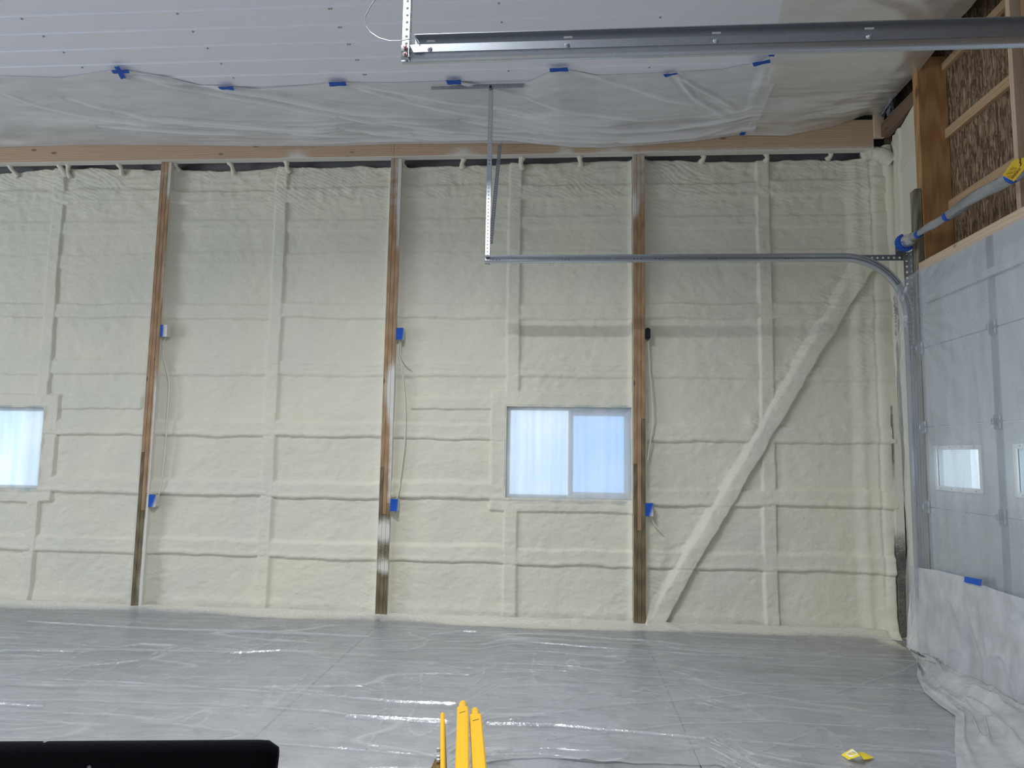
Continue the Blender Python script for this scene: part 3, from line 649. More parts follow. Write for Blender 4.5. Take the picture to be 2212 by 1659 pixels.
# ------------------------------------------------------------------ overhead door tracks
ZT = 3.262; XE = at(1, -.75, 1048, 556)[0]
def arc_path(x0, xv, R, zt):
    return [(x0, zt), ((x0+xv-R)/2, zt)]+[(xv-R+R*math.sin(a), zt-R+R*math.cos(a)) for a in np.linspace(0, pi/2, 16)]+[(xv, .05)]
def track(y, s, label, near):
    t = empty('door_track', (XE, y, .05), label, 'door track', 'pair of overhead door tracks')
    prof = thicken([(y-s*.040, .047), (y-s*.044, .058), (y-s*.004, .060), (y, .055), (y, .006), (y-s*.005, .0), (y-s*.028, -.005), (y-s*.042, .002), (y-s*.046, .014)], .003*s)
    path = arc_path(XE, 6.98, .48, ZT)
    obj('rail', MB().sweep(prof if s > 0 else prof, path), GALV, t, True, 40)
    m = MB(); m.bbox(XE+.06, 6.40, y+s*.004 if s > 0 else y-.008, y+s*.008 if s > 0 else y-.004, ZT+.022, ZT+.088, .001)
    m.bbox(XE+.06, 6.40, min(y+s*.006, y+s*.032), max(y+s*.006, y+s*.032), ZT+.085, ZT+.089, .001)
    m2 = MB()
    if near:
        obj('stiffening_angle', m, GALV_D, t)
        for px in (1225, 1545, 1875, 930):
            x = at(1, y, px, 90)[0]
            yb_ = y+s*.008
            m2 = MB(); m2.tube([(x, yb_, ZT+.035), (x, yb_+s*.007, ZT+.035)], [.011, .008], 10); m2.tube([(x, yb_+s*.007, ZT+.035), (x, yb_+s*.012, ZT+.035)], [.006, .004], 8); obj('bolt', m2, GALV, t, True)
            obj('bolt_slot', MB().bbox(x-.014, x+.022, yb_-.001 if s > 0 else yb_-.0025, yb_+.0025 if s > 0 else yb_+.001, ZT+.066, ZT+.074, .001), WHITE_VINYL, t)
    else:
        sc = MB()
        for px in (1072, 1222, 1378, 1425, 1540, 1705):
            x = at(1, y-.02, px, 556)[0]
            for d in (-.03, 0, .03): sc.tube([(x+d, y-s*.0035, ZT+.03), (x+d, y-s*.006, ZT+.03)], .004, 6)
        tag(obj('rivets', sc, BLACKP, t), kind='stuff')
    # hanger angle up to the ceiling
    hx = XE+.02
    m = MB(); L = HC-.03-(ZT-.01); m.perf((hx, y-s*.006, ZT-.01), (0, 0, 1), (1, 0, 0), L, .038, .003, .032, .0065)
    m.perf((hx+.019, y+s*.012, ZT-.01), (0, 0, 1), (0, 1, 0), L, .036, .003, .032, .0065)
    obj('hanger_angle', m, GALV, t)
    for dz in (.012, .042):
        b = MB(); yb_ = y-.0075 if not near else y-s*.0075
        q = -1 if not near else -1
        b.tube([(hx, y-.006, ZT+dz), (hx, y-.016, ZT+dz)], [.010, .009], 8); b.tube([(hx, y-.016, ZT+dz), (hx, y-.024, ZT+dz)], [.006, .004], 8); obj('bolt', b, BOLT, t, True)
    # angle fixed to the ceiling
    xa, xb = at(2, HC-.03, 930, 184)[0], at(2, HC-.03, 1131, 181)[0]
    m = MB(); m.perf((xa, y-.018, HC-.033), (1, 0, 0), (0, 0, 1), xb-xa, .036, .003, .032, .0065); m.perf((xa, y, HC-.015), (1, 0, 0), (0, 1, 0), xb-xa, .036, .003, .032, .0065)
    obj('ceiling_angle', m, GALV_D, t)
    b = MB(); b.tube([(hx, y-.022, HC-.04), (hx, y-.034, HC-.04)], [.012, .010], 8); obj('bolt', b, BLACKP, t, True)
    # flag angle and jamb angle at the wall end
    m = MB(); m.perf((6.50, y+s*.01, ZT+.035), (1, 0, 0), (0, 0, 1), .54, .05, .003, .045, .010); obj('flag_angle', m, GALV_D, t)
    m = MB(); m.perf((7.035, y-.05, 2.55), (0, 0, 1), (0, 1, 0), ZT+.07-2.55, .05, .003, .05, .011); m.perf((7.011, y-.0265, 2.55), (0, 0, 1), (1, 0, 0), ZT+.07-2.55, .05, .003, .05, .011); obj('jamb_angle', m, GALV_D, t)
    m = MB(); m.bbox(6.94, 7.03, y+.012, y+.018, ZT+.06, ZT+.14, .002); m.bbox(6.94, 7.03, y-.03, y+.016, ZT+.085, ZT+.089, .001); obj('bearing_bracket', m, GALV_D, t)
    return t
tf = track(-.75, 1, 'galvanised door track with a curve, hung in front of the foamed wall', False)
p0, p1 = at(1, -.10, 1080, 313), at(1, -.72, 1060, 526)
m = MB(); u = Vector(p1-p0); m.perf(p0, u, (1, 0, 0), u.length, .034, .003, .032, .0065); n_ = u.normalized().cross(Vector((1, 0, 0)))
m.perf(Vector(p0)+Vector((.017, 0, 0))+n_*.017, u, n_, u.length, .034, .003, .032, .0065); obj('diagonal_brace', m, GALV_D, tf)
tn = track(-3.93, -1, 'heavy galvanised door track crossing the top of the picture, nearest the camera', True)
m = MB(); q = [at(1, -3.955, *p) for p in ((885, 97), (907, 95), (914, 112), (893, 113))]
m.add([p+np.array((0, d, 0)) for d in (0, .004) for p in q], [(0, 1, 2, 3), (7, 6, 5, 4), (0, 4, 5, 1), (1, 5, 6, 2), (2, 6, 7, 3), (3, 7, 4, 0)]); obj('end_plate', m, GALV, tn)
w = [at(1, -3.96, *p) for p in ((815, -8), (800, 14), (788, 38), (789, 55), (800, 70), (818, 82), (842, 89), (866, 88), (885, 84), (897, 82), (902, 86), (906, 94))]
w2 = []
for i in range(len(w)-1):
    for k in range(4): w2.append(w[i]*(1-k/4)+w[i+1]*k/4)
tag(obj('steel_cable', MB().tube(w2+[w[-1]], .0022, 6), GALV, None, True), 'thin bright cable looping beside the nearest track hanger', 'cable')

# ------------------------------------------------------------------ torsion shaft wrapped in plastic, drum, tag
XT, ZS = 6.955, 3.385
ts = empty('torsion_shaft', (XT, -2.4, ZS), 'door torsion shaft wrapped in wrinkled plastic above the door', 'torsion shaft')
ys = np.linspace(-.98, -3.9, 120); th = np.linspace(0, 2*pi, 21); P = np.zeros((len(ys), 21, 3)); nf = field(120, 20, .02, .3, .25, .9, 51)
for i, y in enumerate(ys):
    r = np.interp(-y, [.98, 1.10, 1.18, 1.35, 1.47, 1.56, 1.75, 2.2, 3.9], [.036, .022, .024, .031, .026, .030, .035, .040, .040])
    for k in range(21):
        rr = r*(1+.16*nf[i, k % 20]+.09*math.sin(3*th[k]+y*9)+.05*math.sin(7*th[k]-y*14)); P[i, k] = (XT+rr*math.cos(th[k]), y, ZS+rr*math.sin(th[k]))
gridobj('plastic_wrap', P, FILM_WRAP, ts)
obj('shaft', MB().tube([(XT, -.90, ZS), (XT, -3.95, ZS)], .016, 12), GALV_D, ts, True)
for y, r in ((-1.10, .024), (-1.52, .028), (-2.27, .043)): obj('tape_ring', MB().tube([(XT, y+.018, ZS), (XT, y-.018, ZS)], r+.006, 18), BLUE, ts, True, 50)
m = MB(); m.tube([(XT, -.83, ZS), (XT, -.84, ZS), (XT, -.855, ZS), (XT, -.90, ZS), (XT, -.915, ZS), (XT, -.925, ZS)], [.050, .055, .045, .042, .054, .050], 24); obj('cable_drum', m, GALV_D, ts, True, 30)
m = MB(); ring = np.zeros((26, 9, 3)); nf = field(26, 9, .1, .1, .2, .2, 53)
for i in range(26):
    for k in range(9):
        t = k/8; r = (.062+.004*nf[i % 25, k])*(1-t)+.040*t; a_ = 2*pi*i/25; ring[i, k] = (XT+r*math.cos(a_), -.87-.15*t, ZS+r*math.sin(a_))
gridobj('drum_wrap', ring, FILM_WRAP, ts)
m = MB()
for i in range(22):
    a0 = pi*.7+i*.15; r = .060+random.uniform(0, .006)
    m.bbox(XT+r*math.cos(a0)-.009, XT+r*math.cos(a0)+.009, -.905-random.uniform(0, .012), -.855, ZS+r*math.sin(a0)-.009, ZS+r*math.sin(a0)+.009, .003)
obj('drum_tape', m, BLUE, ts)
# yellow warning tag
tgp = [at(0, 6.88, *p) for p in ((2165, 379), (2190, 392), (2212, 366), (2228, 347), (2216, 340), (2194, 344), (2186, 348), (2181, 357))]
tg = empty('warning_tag', tuple(tgp[1]), 'yellow printed warning tag hanging from the wrapped torsion shaft', 'tag')
n = len(tgp); obj('tag_card', MB().add([p+np.array((d, 0, 0)) for d in (0, .0015) for p in tgp], [tuple(range(n)), tuple(range(2*n-1, n-1, -1))]+[(i, n+i, n+(i+1) % n, (i+1) % n) for i in range(n)]), m_plain('yellow_card', (.72, .50, .03), .5, var=.05), tg)
INK = m_plain('dark_print', (.16, .05, .02), .6)
def text(body, p0, p1, size, parent, mat, x=6.878, name='printing', up=None):
    cu = bpy.data.curves.new('t', 'FONT'); cu.body = body; cu.size = size; cu.extrude = .0003; cu.align_x = 'LEFT'
    o = bpy.data.objects.new('t', cu); C.objects.link(o); bpy.context.view_layer.update()
    me = bpy.data.meshes.new_from_object(o.evaluated_get(bpy.context.evaluated_depsgraph_get())); bpy.data.objects.remove(o)
    v = np.zeros(len(me.vertices)*3); me.vertices.foreach_get('co', v); v = v.reshape(-1, 3); Lx = max(v[:, 0].max(), 1e-6)
    u = (p1-p0); l = np.linalg.norm(u); uu = u/l; vv = np.array(up) if up is not None else np.array((0, uu[2], -uu[1])); nn = np.cross(uu, vv)
    co = p0+np.outer(v[:, 0]*l/Lx, uu)+np.outer(v[:, 1], vv)+np.outer(v[:, 2], nn)
    fs = [tuple(p.vertices) for p in me.polygons]; return mesh_obj(name, co, fs, mat, parent)
a, b = at(0, 6.878, 2186, 389), at(0, 6.878, 2205, 366); text('WARNING', a, b, .030, tg, INK, up=tuple(np.array((0, .52, .85))))
m = MB()
for k in range(6):
    p = at(0, 6.8785, 2171+k*2.2, 380+k*1.4); q = at(0, 6.8785, 2188+k*1.9, 358+k*1.1)
    d = (q-p)/12
    for j in range(12):
        if (j*7+k*3) % 5 == 0: continue
        s0 = p+d*j; s1 = p+d*(j+.75); w_ = np.array((0, .0018, .0012)); m.add([s0-w_, s1-w_, s1+w_, s0+w_], [(0, 1, 2, 3)])
obj('fine_print', m, INK, tg)
for px, py in ((2203, 347), (2204, 355)):
    c = at(0, 6.88, px, py); m = MB(); m.tube([c+.010*np.array((.3*math.cos(a), math.cos(a), math.sin(a))) for a in np.linspace(0, 2*pi, 15)], .003, 6); obj('chain_ring', m, BLACKP, tg, True)

# ------------------------------------------------------------------ plastic sheets
YH = -.052
def ceil_sheet():
    dx = .016; xs = np.arange(-3.2, 5.97, dx); ns = 78; ss = np.linspace(0, 1, ns)
    tp = [(-420, 170), (-100, 165), (0, 164), (130, 168), (190, 160), (260, 150), (350, 164), (430, 184), (487, 186), (560, 192), (640, 186), (728, 178), (850, 179), (980, 175), (1060, 186), (1130, 182), (1207, 147), (1290, 163), (1447, 157), (1560, 150), (1645, 133), (1672, 110)]
    T = np.array([at(2, HC-.010, *p) for p in tp]); bt = [(-420, 316), (0, 318), (190, 313), (360, 314), (560, 316), (720, 316), (850, 311), (1080, 310), (1200, 314), (1300, 319), (1380, 315), (1500, 305), (1605, 290), (1650, 288)]
    B = np.array([at(1, YH, *p) for p in bt])
    yt = np.interp(xs, T[:, 0], T[:, 1]); zb = np.interp(xs, B[:, 0], B[:, 2])
    n = len(xs); X = np.repeat(xs[:, None], ns, 1); s = np.repeat(ss[None], n, 0)
    Yc = yt[:, None]*(1-s)+YH*s; Zc = (HC-.010)-((HC-.010)-zb[:, None])*s**1.35
    nrm = np.array((0, -.23, -.97)); D = .022*np.sin(pi*np.clip(s, 0, 1))**1.3
    # folds fanned out from the tapes
    pl0 = (0, -.95, HC-.01); pn = (0, .23, .97)
    FO = np.zeros_like(X)
    def fold(pts, h, w):
        nonlocal D, FO
        Q = [atp(pl0, pn, *p) for p in pts]
        d = np.full_like(X, 9.0); tt = np.zeros_like(X); acc = 0
        for a, b in zip(Q[:-1], Q[1:]):
            a2, b2 = a[:2], b[:2]; v = b2-a2; L = np.hypot(*v); t = np.clip(((X-a2[0])*v[0]+(Yc-a2[1])*v[1])/L**2, 0, 1)
            dd = np.hypot(X-a2[0]-t*v[0], Yc-a2[1]-t*v[1]); mm = dd < d; d = np.where(mm, dd, d); tt = np.where(mm, acc+t, tt); acc += 1
        f = tt/acc; h = h*1.5; wd_ = np.maximum(w*.8*(.45+1.1*f), .017); FO = np.maximum(FO, np.exp(-(d/(wd_*.8))**2)*S(f, -.02, .1)*(1-S(f, .75, 1.0))*min(1, h/.03)); D = D+h*np.exp(-(d/wd_)**2)*S(f, -.02, .1)*(1-S(f, .8, 1.0))-h*.5*np.exp(-((d-wd_*1.9)/wd_)**2)*(1-S(f, .8, 1.0))
    for pts, h, w in [([(285,157),(420,185),(600,218),(760,245),(950,262)],.030,.028), ([(285,160),(450,205),(640,240),(800,262),(980,276)],.022,.022), ([(0,195),(90,228),(220,262),(420,284)],.014,.02), ([(150,215),(330,258),(560,280),(760,290)],.016,.018), ([(250,245),(420,272),(640,292),(820,300)],.014,.014), ([(220,280),(400,290),(560,297)],.012,.012),
        ([(760,190),(900,215),(1020,235),(1200,258),(1400,270)],.014,.025), ([(760,195),(900,232),(1080,262),(1300,282)],.014,.02), ([(980,185),(1100,212),(1250,240),(1460,262)],.014,.022), ([(1240,155),(1330,185),(1440,215),(1560,240)],.010,.03), ([(1455,165),(1520,200),(1600,240)],.014,.022), ([(1460,170),(1500,215),(1590,262)],.012,.02), ([(1060,190),(1100,186),(1130,183)],.012,.012),
        ([(740,255),(900,280),(1100,293),(1300,298)],.016,.014), ([(740,280),(900,298),(1100,303)],.014,.012), ([(1000,265),(1200,284),(1400,290),(1560,285)],.016,.016), ([(1080,250),(1280,272),(1480,280)],.014,.014), ([(1300,272),(1450,274),(1600,262)],.014,.015), ([(1340,296),(1480,292),(1600,278)],.012,.012), ([(900,290),(1100,300),(1320,306)],.010,.010)]: fold(pts, h, w)
    fan = field(n, ns, dx, .012, .9, .020, 61)*.0085*S(s, .45, .85)*S(X, -.8, 1.2)+field(n, ns, dx, .012, .7, .05, 62)*.004*S(s, .1, .5)+field(n, ns, dx, .012, .25, .2, 63)*.004
    D = D+fan*(1-S(s, .93, 1))*S(s, 0, .08)
    FO = np.clip(FO+.35*np.clip(fan/.0085, 0, 1.2)*S(s, .3, .7), 0, 1)*(1-S(s, .95, 1))
    D *= S(s, 0, .04)
    P = np.stack([X, Yc+nrm[1]*D, Zc+nrm[2]*D], -1); P[..., 1] = np.minimum(P[..., 1], YH)
    tag(gridobj('plastic_sheet', P, FILM_CEIL, attrs={'fold': FO.ravel()}), 'long creased plastic sheet taped from ceiling to header above the foamed wall', 'plastic sheet')
ceil_sheet()
def ceil_sheet2():
    nu, nv = 110, 190; U, V = np.meshgrid(np.linspace(0, 1, nu), np.linspace(0, 1, nv), indexing='ij')
    bt = [(1600, 292), (1700, 293), (1800, 273), (1870, 248), (1905, 238)]; B = np.array([at(1, YH-.006, *p) for p in bt])
    xb = np.linspace(B[0, 0], B[-1, 0]-.03, nu); zb = np.minimum(np.interp(xb, B[:, 0], B[:, 2]), HC-.02)
    Lf = [at(2, HC-.016, 1640, 200), at(2, HC-.016, 1668, 112), at(2, HC-.016, 1690, 0), at(2, HC-.016, 1700, -260)]
    Rt = [at(2, HC-.03, 1905, 239), at(2, HC-.03, 2000, 130), at(2, HC-.03, 2110, 0), at(2, HC-.03, 2290, -260)]
    def path(pts, v):
        d = [0]+list(np.cumsum([np.linalg.norm(b-a) for a, b in zip(pts[:-1], pts[1:])])); d = np.array(d)/d[-1]
        return np.stack([np.interp(v, d, [p[k] for p in pts]) for k in range(3)], -1)
    v = np.linspace(0, 1, nv); L = path([np.array((xb[0], YH-.006, zb[0]))]+Lf, v); R = path([np.array((xb[-1], YH-.006, zb[-1]))]+Rt, v)
    P = L[None]*(1-U[..., None])+R[None]*U[..., None]
    w = np.exp(-V/.06); zline = (zb[:, None]-(zb[0]*(1-U)+zb[-1]*U)); P[..., 2] += zline*w
    sag = .05*np.sin(pi*np.clip(V*2.2, 0, 1))*(1-U*.6)+.03*np.sin(pi*U)*S(V, .1, .4)
    an = field(nu, nv, .012, .014, .10, .10, 71)*.003+field(nu, nv, .012, .014, .25, .03, 72)*.005*(1-S(V, .08, .3))+.010*np.cos((U*.9+V*2.0)*34+field(nu, nv, .012, .014, .5, .5, 75)*1.4)*S(V, .45, .8)*S(U, .2, .6)
    P[..., 2] -= (sag+an)*S(V, 0, .05)*S(U, 0, .03); P[..., 2] = np.minimum(P[..., 2], HC-.014)
    tag(gridobj('plastic_sheet', P, FILM_CEIL2), 'smoother plastic sheet lapped over the ceiling corner beside the strand board', 'plastic sheet')
ceil_sheet2()

# floor sheet
def floor_sheet():
    dx, dy = .0145, .0115; xs = np.arange(-1.9, 7.08, dx); ny = 580; n = len(xs)
    yb = np.interp(xs, [-1.9, 1, 3.5, 3.72, 3.9, 4.97, 5.2, 5.9, 7.1], [-3.9, -3.7, -3.6, -2.95, -2.87, -2.855, -3.2, -3.5, -3.5])+.012*field(n, 2, dx, 1, .12, 5, 80)[:, 0]
    t = np.linspace(0, 1, ny); X = np.repeat(xs[:, None], ny, 1); Y = yb[:, None]*(1-t)[None]+.03*t[None]
    dy = 3.1/ny
    def rd(lx, ly, sd, k): return np.maximum(0, 1-np.abs(field(n, ny, dx, dy, lx, ly, sd))*k)
    low = field(n, ny, dx, dy, .9, .6, 90); low2 = field(n, ny, dx, dy, .6, .35, 92)
    ra = rd(.95, .13, 81, 5.5)*S(low2, -.8, .3); rb = rd(1.5, .24, 82, 8)*S(low, -.6, .5); rc = rd(.35, .09, 83, 6)*S(low2, .0, 1.2); rdg = rd(.18, .5, 86, 9)*S(low, .2, 1.0); re = rd(.09, .06, 84, 4)*S(field(n, ny, dx, dy, .4, .25, 91), .6, 1.4)
    Z = .004+.0075*ra**1.3+.011*rb**1.3+.0045*rc+.004*rdg+.006*re+.0016*np.abs(field(n, ny, dx, dy, .06, .03, 85))+.003*np.abs(field(n, ny, dx, dy, .5, .05, 87))
    FO = np.clip(.55*ra**2+.8*rb**2+.5*rc**2+.6*rdg**2+.45*re+.25*S(field(n, ny, dx, dy, .8, .05, 93), .6, 1.8), 0, 1)
    def fold(pts, h, w):
        nonlocal Z, FO
        Q = [at(2, 0, *p) for p in pts]; d = np.full_like(X, 9.0)
        for a, b in zip(Q[:-1], Q[1:]):
            vx, vy = b[0]-a[0], b[1]-a[1]; L2 = vx*vx+vy*vy; tt = np.clip(((X-a[0])*vx+(Y-a[1])*vy)/L2, 0, 1); d = np.minimum(d, np.hypot(X-a[0]-tt*vx, Y-a[1]-tt*vy))
        w = w*.75; h = h*1.35; Z = np.maximum(Z, h*np.exp(-(d/w)**1.2)*(1+.25*low)); FO = np.maximum(FO, .8*np.exp(-(d/(w*.7))**2))
    for pts, h, w in [([(60,1345),(220,1355),(360,1363),(600,1372),(800,1378)],.020,.02), ([(0,1408),(160,1411)],.014,.02), ([(500,1416),(640,1409)],.020,.02), ([(0,1465),(90,1452),(300,1432)],.016,.018), ([(120,1472),(280,1478),(430,1488),(640,1502),(760,1512),(860,1520),(1000,1525)],.014,.014), ([(0,1525),(90,1532)],.02,.02), ([(930,1374),(1000,1368),(1030,1369)],.02,.02), ([(965,1388),(1120,1388),(1280,1402),(1500,1416),(1700,1426)],.014,.012),
        ([(920,1431),(990,1446),(1150,1450),(1300,1458),(1500,1470),(1700,1482),(2000,1492)],.012,.010), ([(750,1554),(900,1562),(1050,1570),(1200,1572),(1400,1588),(1560,1604)],.020,.020), ([(1100,1560),(1300,1528),(1500,1512),(1740,1490)],.014,.012), ([(1430,1548),(1600,1555),(1800,1570),(2000,1580)],.012,.010), ([(1560,1660),(1700,1605),(1740,1590)],.012,.010), ([(1810,1600),(1840,1659)],.012,.010), ([(1600,1380),(1700,1386)],.010,.012), ([(1800,1500),(1950,1452),(1985,1430)],.012,.012), ([(1560,1600),(1760,1618),(2050,1630)],.014,.012), ([(1870,1380),(1960,1386)],.02,.02), ([(740,1393),(780,1405)],.014,.008), ([(180,1413),(300,1396),(380,1400),(330,1418)],.016,.02), ([(1180,1600),(1480,1566),(1690,1560)],.01,.01), ([(600,1610),(760,1622),(960,1640)],.012,.012)]: fold(pts, h, w)
    Z = np.where(Y > -.12, Z+.06*S(Y, -.12, .03)**2, Z); Z += .0015
    SPR = .75*S(Y+.03*low, -.13, -.02)+.9*np.exp(-((X-7.06)/.14)**2-((Y+.22)/.22)**2)
    tag(gridobj('plastic_sheet', np.stack([X, Y, Z], -1), FILM_FLOOR, attrs={'fold': FO.ravel(), 'spray': SPR.ravel()}), 'glossy crinkled clear plastic sheet covering the concrete floor', 'plastic sheet')
floor_sheet()

# door sheet: covers the door from trim to knee height, gathered round the left track
def door_sheet():
    nu, nv = 220, 230; u = np.linspace(0, 1, nu); v = np.linspace(0, 1, nv); U, V = np.meshgrid(u, v, indexing='ij')
    Y = np.interp(U, [0, .06, .12, .2, 1], [-.705, -.735, -.80, -.97, -3.9]); 
    X0 = np.interp(U, [0, .06, .12, .2, .24, 1], [6.955, 6.925, 6.925, 6.965, 6.985, 6.985])
    ztop = np.interp(U, [0, .06, .14, .2, 1], [2.98, 3.00, 3.06, 3.135, 3.135]); Z = ztop*(1-V)+.22*V
    flat = S(Z, 2.93, 3.12); X = X0+flat*S(U, .14, .22)*.048
    w = np.exp(-((Z-2.80)/.16)**2)*np.exp(-np.maximum(-Y-.85, 0)/.22)
    gx, gz = -.86, 2.80; an = np.arctan2(gz-Z, -(Y-gx)+.05); r = np.hypot(Y-gx, Z-gz)
    pl = .010*np.cos(an*24)*np.exp(-r/.45)*S(r, .02, .12)+.006*np.cos((Y*70))*np.exp(-((Y+.80)/.12)**2)*(1-S(Z, 2.8, 3.0))
    nz = field(nu, nv, .014, .013, .3, .3, 101)*.007+field(nu, nv, .014, .013, .04, .35, 102)*.0035+np.maximum(0, 1-2.4*np.abs(field(nu, nv, .014, .013, .25, .5, 103)))**2*.006
    X = X-pl-nz*(1-flat)+w*.0
    Yn = Y+.02*w*np.sin(Z*22)*np.exp(-((Y+.8)/.1)**2)
    tag(gridobj('plastic_sheet', np.stack([X, Yn, Z], -1), FILM_DOOR), 'translucent plastic sheet hung over the overhead door and its left track', 'plastic sheet')
door_sheet()
def low_sheet():
    nu, nv = 200, 190; U, V = np.meshgrid(np.linspace(0, 1, nu), np.linspace(0, 1, nv), indexing='ij')
    tops = [at(0, 6.965, *p) for p in ((1984, 1226), (2030, 1232), (2086, 1246), (2122, 1262), (2160, 1276), (2212, 1292))]
    ty = [-p[1] for p in tops]; tz = [p[2] for p in tops]
    y = np.interp(U, [0, .12, 1], [-.75, -.83, -3.6]); zt = np.interp(-y, ty+[3.6], tz+[tz[-1]-.02])
    # outer edge of the heap on the floor
    ed = np.array([at(2, .0, *p) for p in ((1984, 1428), (1982, 1466), (1998, 1500), (2030, 1528), (2066, 1552), (2064, 1610), (2068, 1659), (2072, 1760))])
    foot = np.interp(-y, [.7, .85, 1.0, 1.5, 2, 3.6], [6.90, 6.92, 6.93, 6.95, 6.95, 6.95])
    out = np.interp(-y, -ed[:, 1], ed[:, 0])
    wob = field(nu, nv, .016, .01, .22, .16, 111)
    t1 = np.clip(V/.55, 0, 1); t2 = np.clip((V-.55)/.45, 0, 1)
    X = np.where(V < .55, 6.955*(1-t1)+foot*t1, foot*(1-t2)+out*t2); Z = np.where(V < .55, zt*(1-t1)+.10*t1**1.0, 0)
    hump = .10*(1-t2)**1.6+.085*np.exp(-((t2-.30)/.20)**2)*(.55+.45*S(wob, -1, 1))+.035*np.exp(-((t2-.62)/.12)**2)*S(field(nu, nv, .016, .01, .4, .2, 112), -.6, .8)
    rid = np.maximum(0, 1-2.0*np.abs(field(nu, nv, .016, .01, .35, .10, 113)))**2
    Z = np.where(V < .55, np.maximum(Z, .06), .016+np.maximum(0, hump*(1-t2*.9)+rid*.028*(1-S(t2, .85, 1))+.006*np.abs(wob)*(1-t2)))
    nz = field(nu, nv, .016, .01, .3, .3, 114)*.010+np.maximum(0, 1-2.4*np.abs(field(nu, nv, .016, .01, .12, .5, 115)))**2*.010
    X = X-nz*S(V, .03, .15)*(1-S(V, .55, .62))-.004
    X = np.minimum(X, 6.972)
    tag(gridobj('plastic_sheet', np.stack([X, y, Z], -1), FILM_LOW), 'bunched plastic sheet taped low on the door and heaped along the floor', 'plastic sheet')
low_sheet()

# ------------------------------------------------------------------ blue tape
def tape(corners, label, thick=.0012, parent=None, name='masking_tape'):
    q = [np.array(c) for c in corners]; n_ = np.cross(q[1]-q[0], q[3]-q[0]); n_ /= np.linalg.norm(n_)
    nn = 7; P = np.zeros((nn, 3, 3)); 
    for i in range(nn):
        for j in range(3):
            u, v = i/(nn-1), j/2; p = q[0]*(1-u)*(1-v)+q[1]*u*(1-v)+q[2]*u*v+q[3]*(1-u)*v
            P[i, j] = p+n_*.0018*math.sin(u*9+v*3)
    mb = MB().grid(P); nb = len(mb.v); mb.v += [tuple(np.array(p)+n_*thick) for p in mb.v]; mb.f += [tuple(reversed([i+nb for i in f])) for f in mb.f]
    o = obj(name, mb, BLUE, parent, True)
    if label: tag(o, label, 'tape', 'blue tape strips holding the plastic sheets')
    return o
zc = HC-.034
def ctape(px, label, **k): return tape([at(2, zc-.004, *p) for p in px], label, **k)
t = empty('masking_tape', tuple(at(2, zc, 260, 156)), 'blue tape cross at the left end of the ceiling sheet', 'tape', 'blue tape strips holding the plastic sheets')
ctape([(240,152),(278,151),(280,158),(244,159)], None, parent=t, name='tape_strip'); ctape([(247,145),(257,143),(273,169),(261,171)], None, parent=t, name='tape_strip')
ctape([(470,188),(503,187),(506,195),(476,193)], 'short blue tape strip on the ceiling sheet next right of the tape cross')
ctape([(710,178),(746,177),(749,185),(712,187)], 'blue tape strip on the sheet below the ceiling panel seam')
ctape([(963,174),(996,173),(996,182),(967,183)], 'blue tape strip crossing the left half of the ceiling angle')
ctape([(1187,148),(1226,146),(1228,154),(1188,156)], 'straight blue tape strip just right of the ceiling angle')
ctape([(1432,161),(1463,158),(1463,160),(1437,167)], 'twisted narrow blue tape strip between two straight ones')
zc = HC-.055
ctape([(1625,136),(1663,129),(1665,135),(1628,144)], 'tilted blue tape strip just under the nearest door track')
ctape([(1664,109),(1677,108),(1672,122),(1660,122)], 'upright blue tape scrap touching the underside of the nearest door track')
tape([at(1, YH-.04, *p) for p in ((1602,281),(1614,281),(1608,292),(1597,292))], 'small blue tape scrap on the header where two plastic sheets meet')
tape([at(0, 6.938, *p) for p in ((2083,1245),(2121,1252),(2118,1266),(2082,1257))], 'blue tape strip stuck on the plastic over the door')

# ------------------------------------------------------------------ junction boxes and cables on the posts
MT1 = m_boxtape('half_sprayed_tape', 0, -.012, .008); MT2 = m_boxtape('speckled_tape', -.35, .012, .05); MT3 = m_boxtape('clean_tape', -.15, .03, .07)
def jbox(x0, x1, z0, z1, mat, label, black=False):
    t = empty('junction_box', ((x0+x1)/2, 0, z0), label, 'junction box', 'electrical boxes on the posts')
    m = MB(); m.bbox(x0, x1, .004, .075, z0, z1, .004)
    obj('box_body', m, BLACKP if black else m_plain('oversprayed_box', (.68, .67, .6), .6), t)
    if not black:
        n = 8; m = MB(); P = np.zeros((n, n, 3)); f = field(n, n, .1, .1, .3, .3, int(x0*100)+500)
        for i in range(n):
            for j in range(n): P[i, j] = (x0-.002+(x1-x0+.004)*i/(n-1), -.001-.0012*f[i, j], z0-.004+(z1-z0+.006)*j/(n-1))
        m.grid(P); o = obj('tape_cover', m, mat, None, True); me = o.data
        v = np.array([p for row in P.tolist() for p in row])
        bpy.data.objects.remove(o)
        c = np.array(((x0+x1)/2, 0, (z0+z1)/2)); o = mesh_obj('tape_cover', v-c, m.f, mat, None, True, origin=(0, 0, 0)); o.parent = t; o.location = c-np.array(ABS[t.name])
    else:
        m = MB(); frame_ring(m, x0, x1, z0, z1, .006, -.004, .006); m.tube([((x0+x1)/2, 0, z1), ((x0+x1)/2, 0, z1+.006)], .01, 8); obj('box_rim', m, BLACKP, t)
        for q0, q1 in ((z0-.008, z0+.006), (z1-.006, z1+.008)): obj('screw_tab', MB().bbox((x0+x1)/2-.012, (x0+x1)/2+.012, -.003, .002, q0, q1, .001), BLACKP, t)
    m = MB(); m.tube([((x0+x1)/2+.01, .045, z0+.004), ((x0+x1)/2+.004, .05, z0-.02)], [.010, .007], 8); obj('cable_clamp', m, BLACKP if black else GALV_D, t, True)
E_ = PHW+.001
jbox(E_, .128, 2.728, 2.845, MT1, 'upper taped box, half white, on the post nearest the cut-off window')
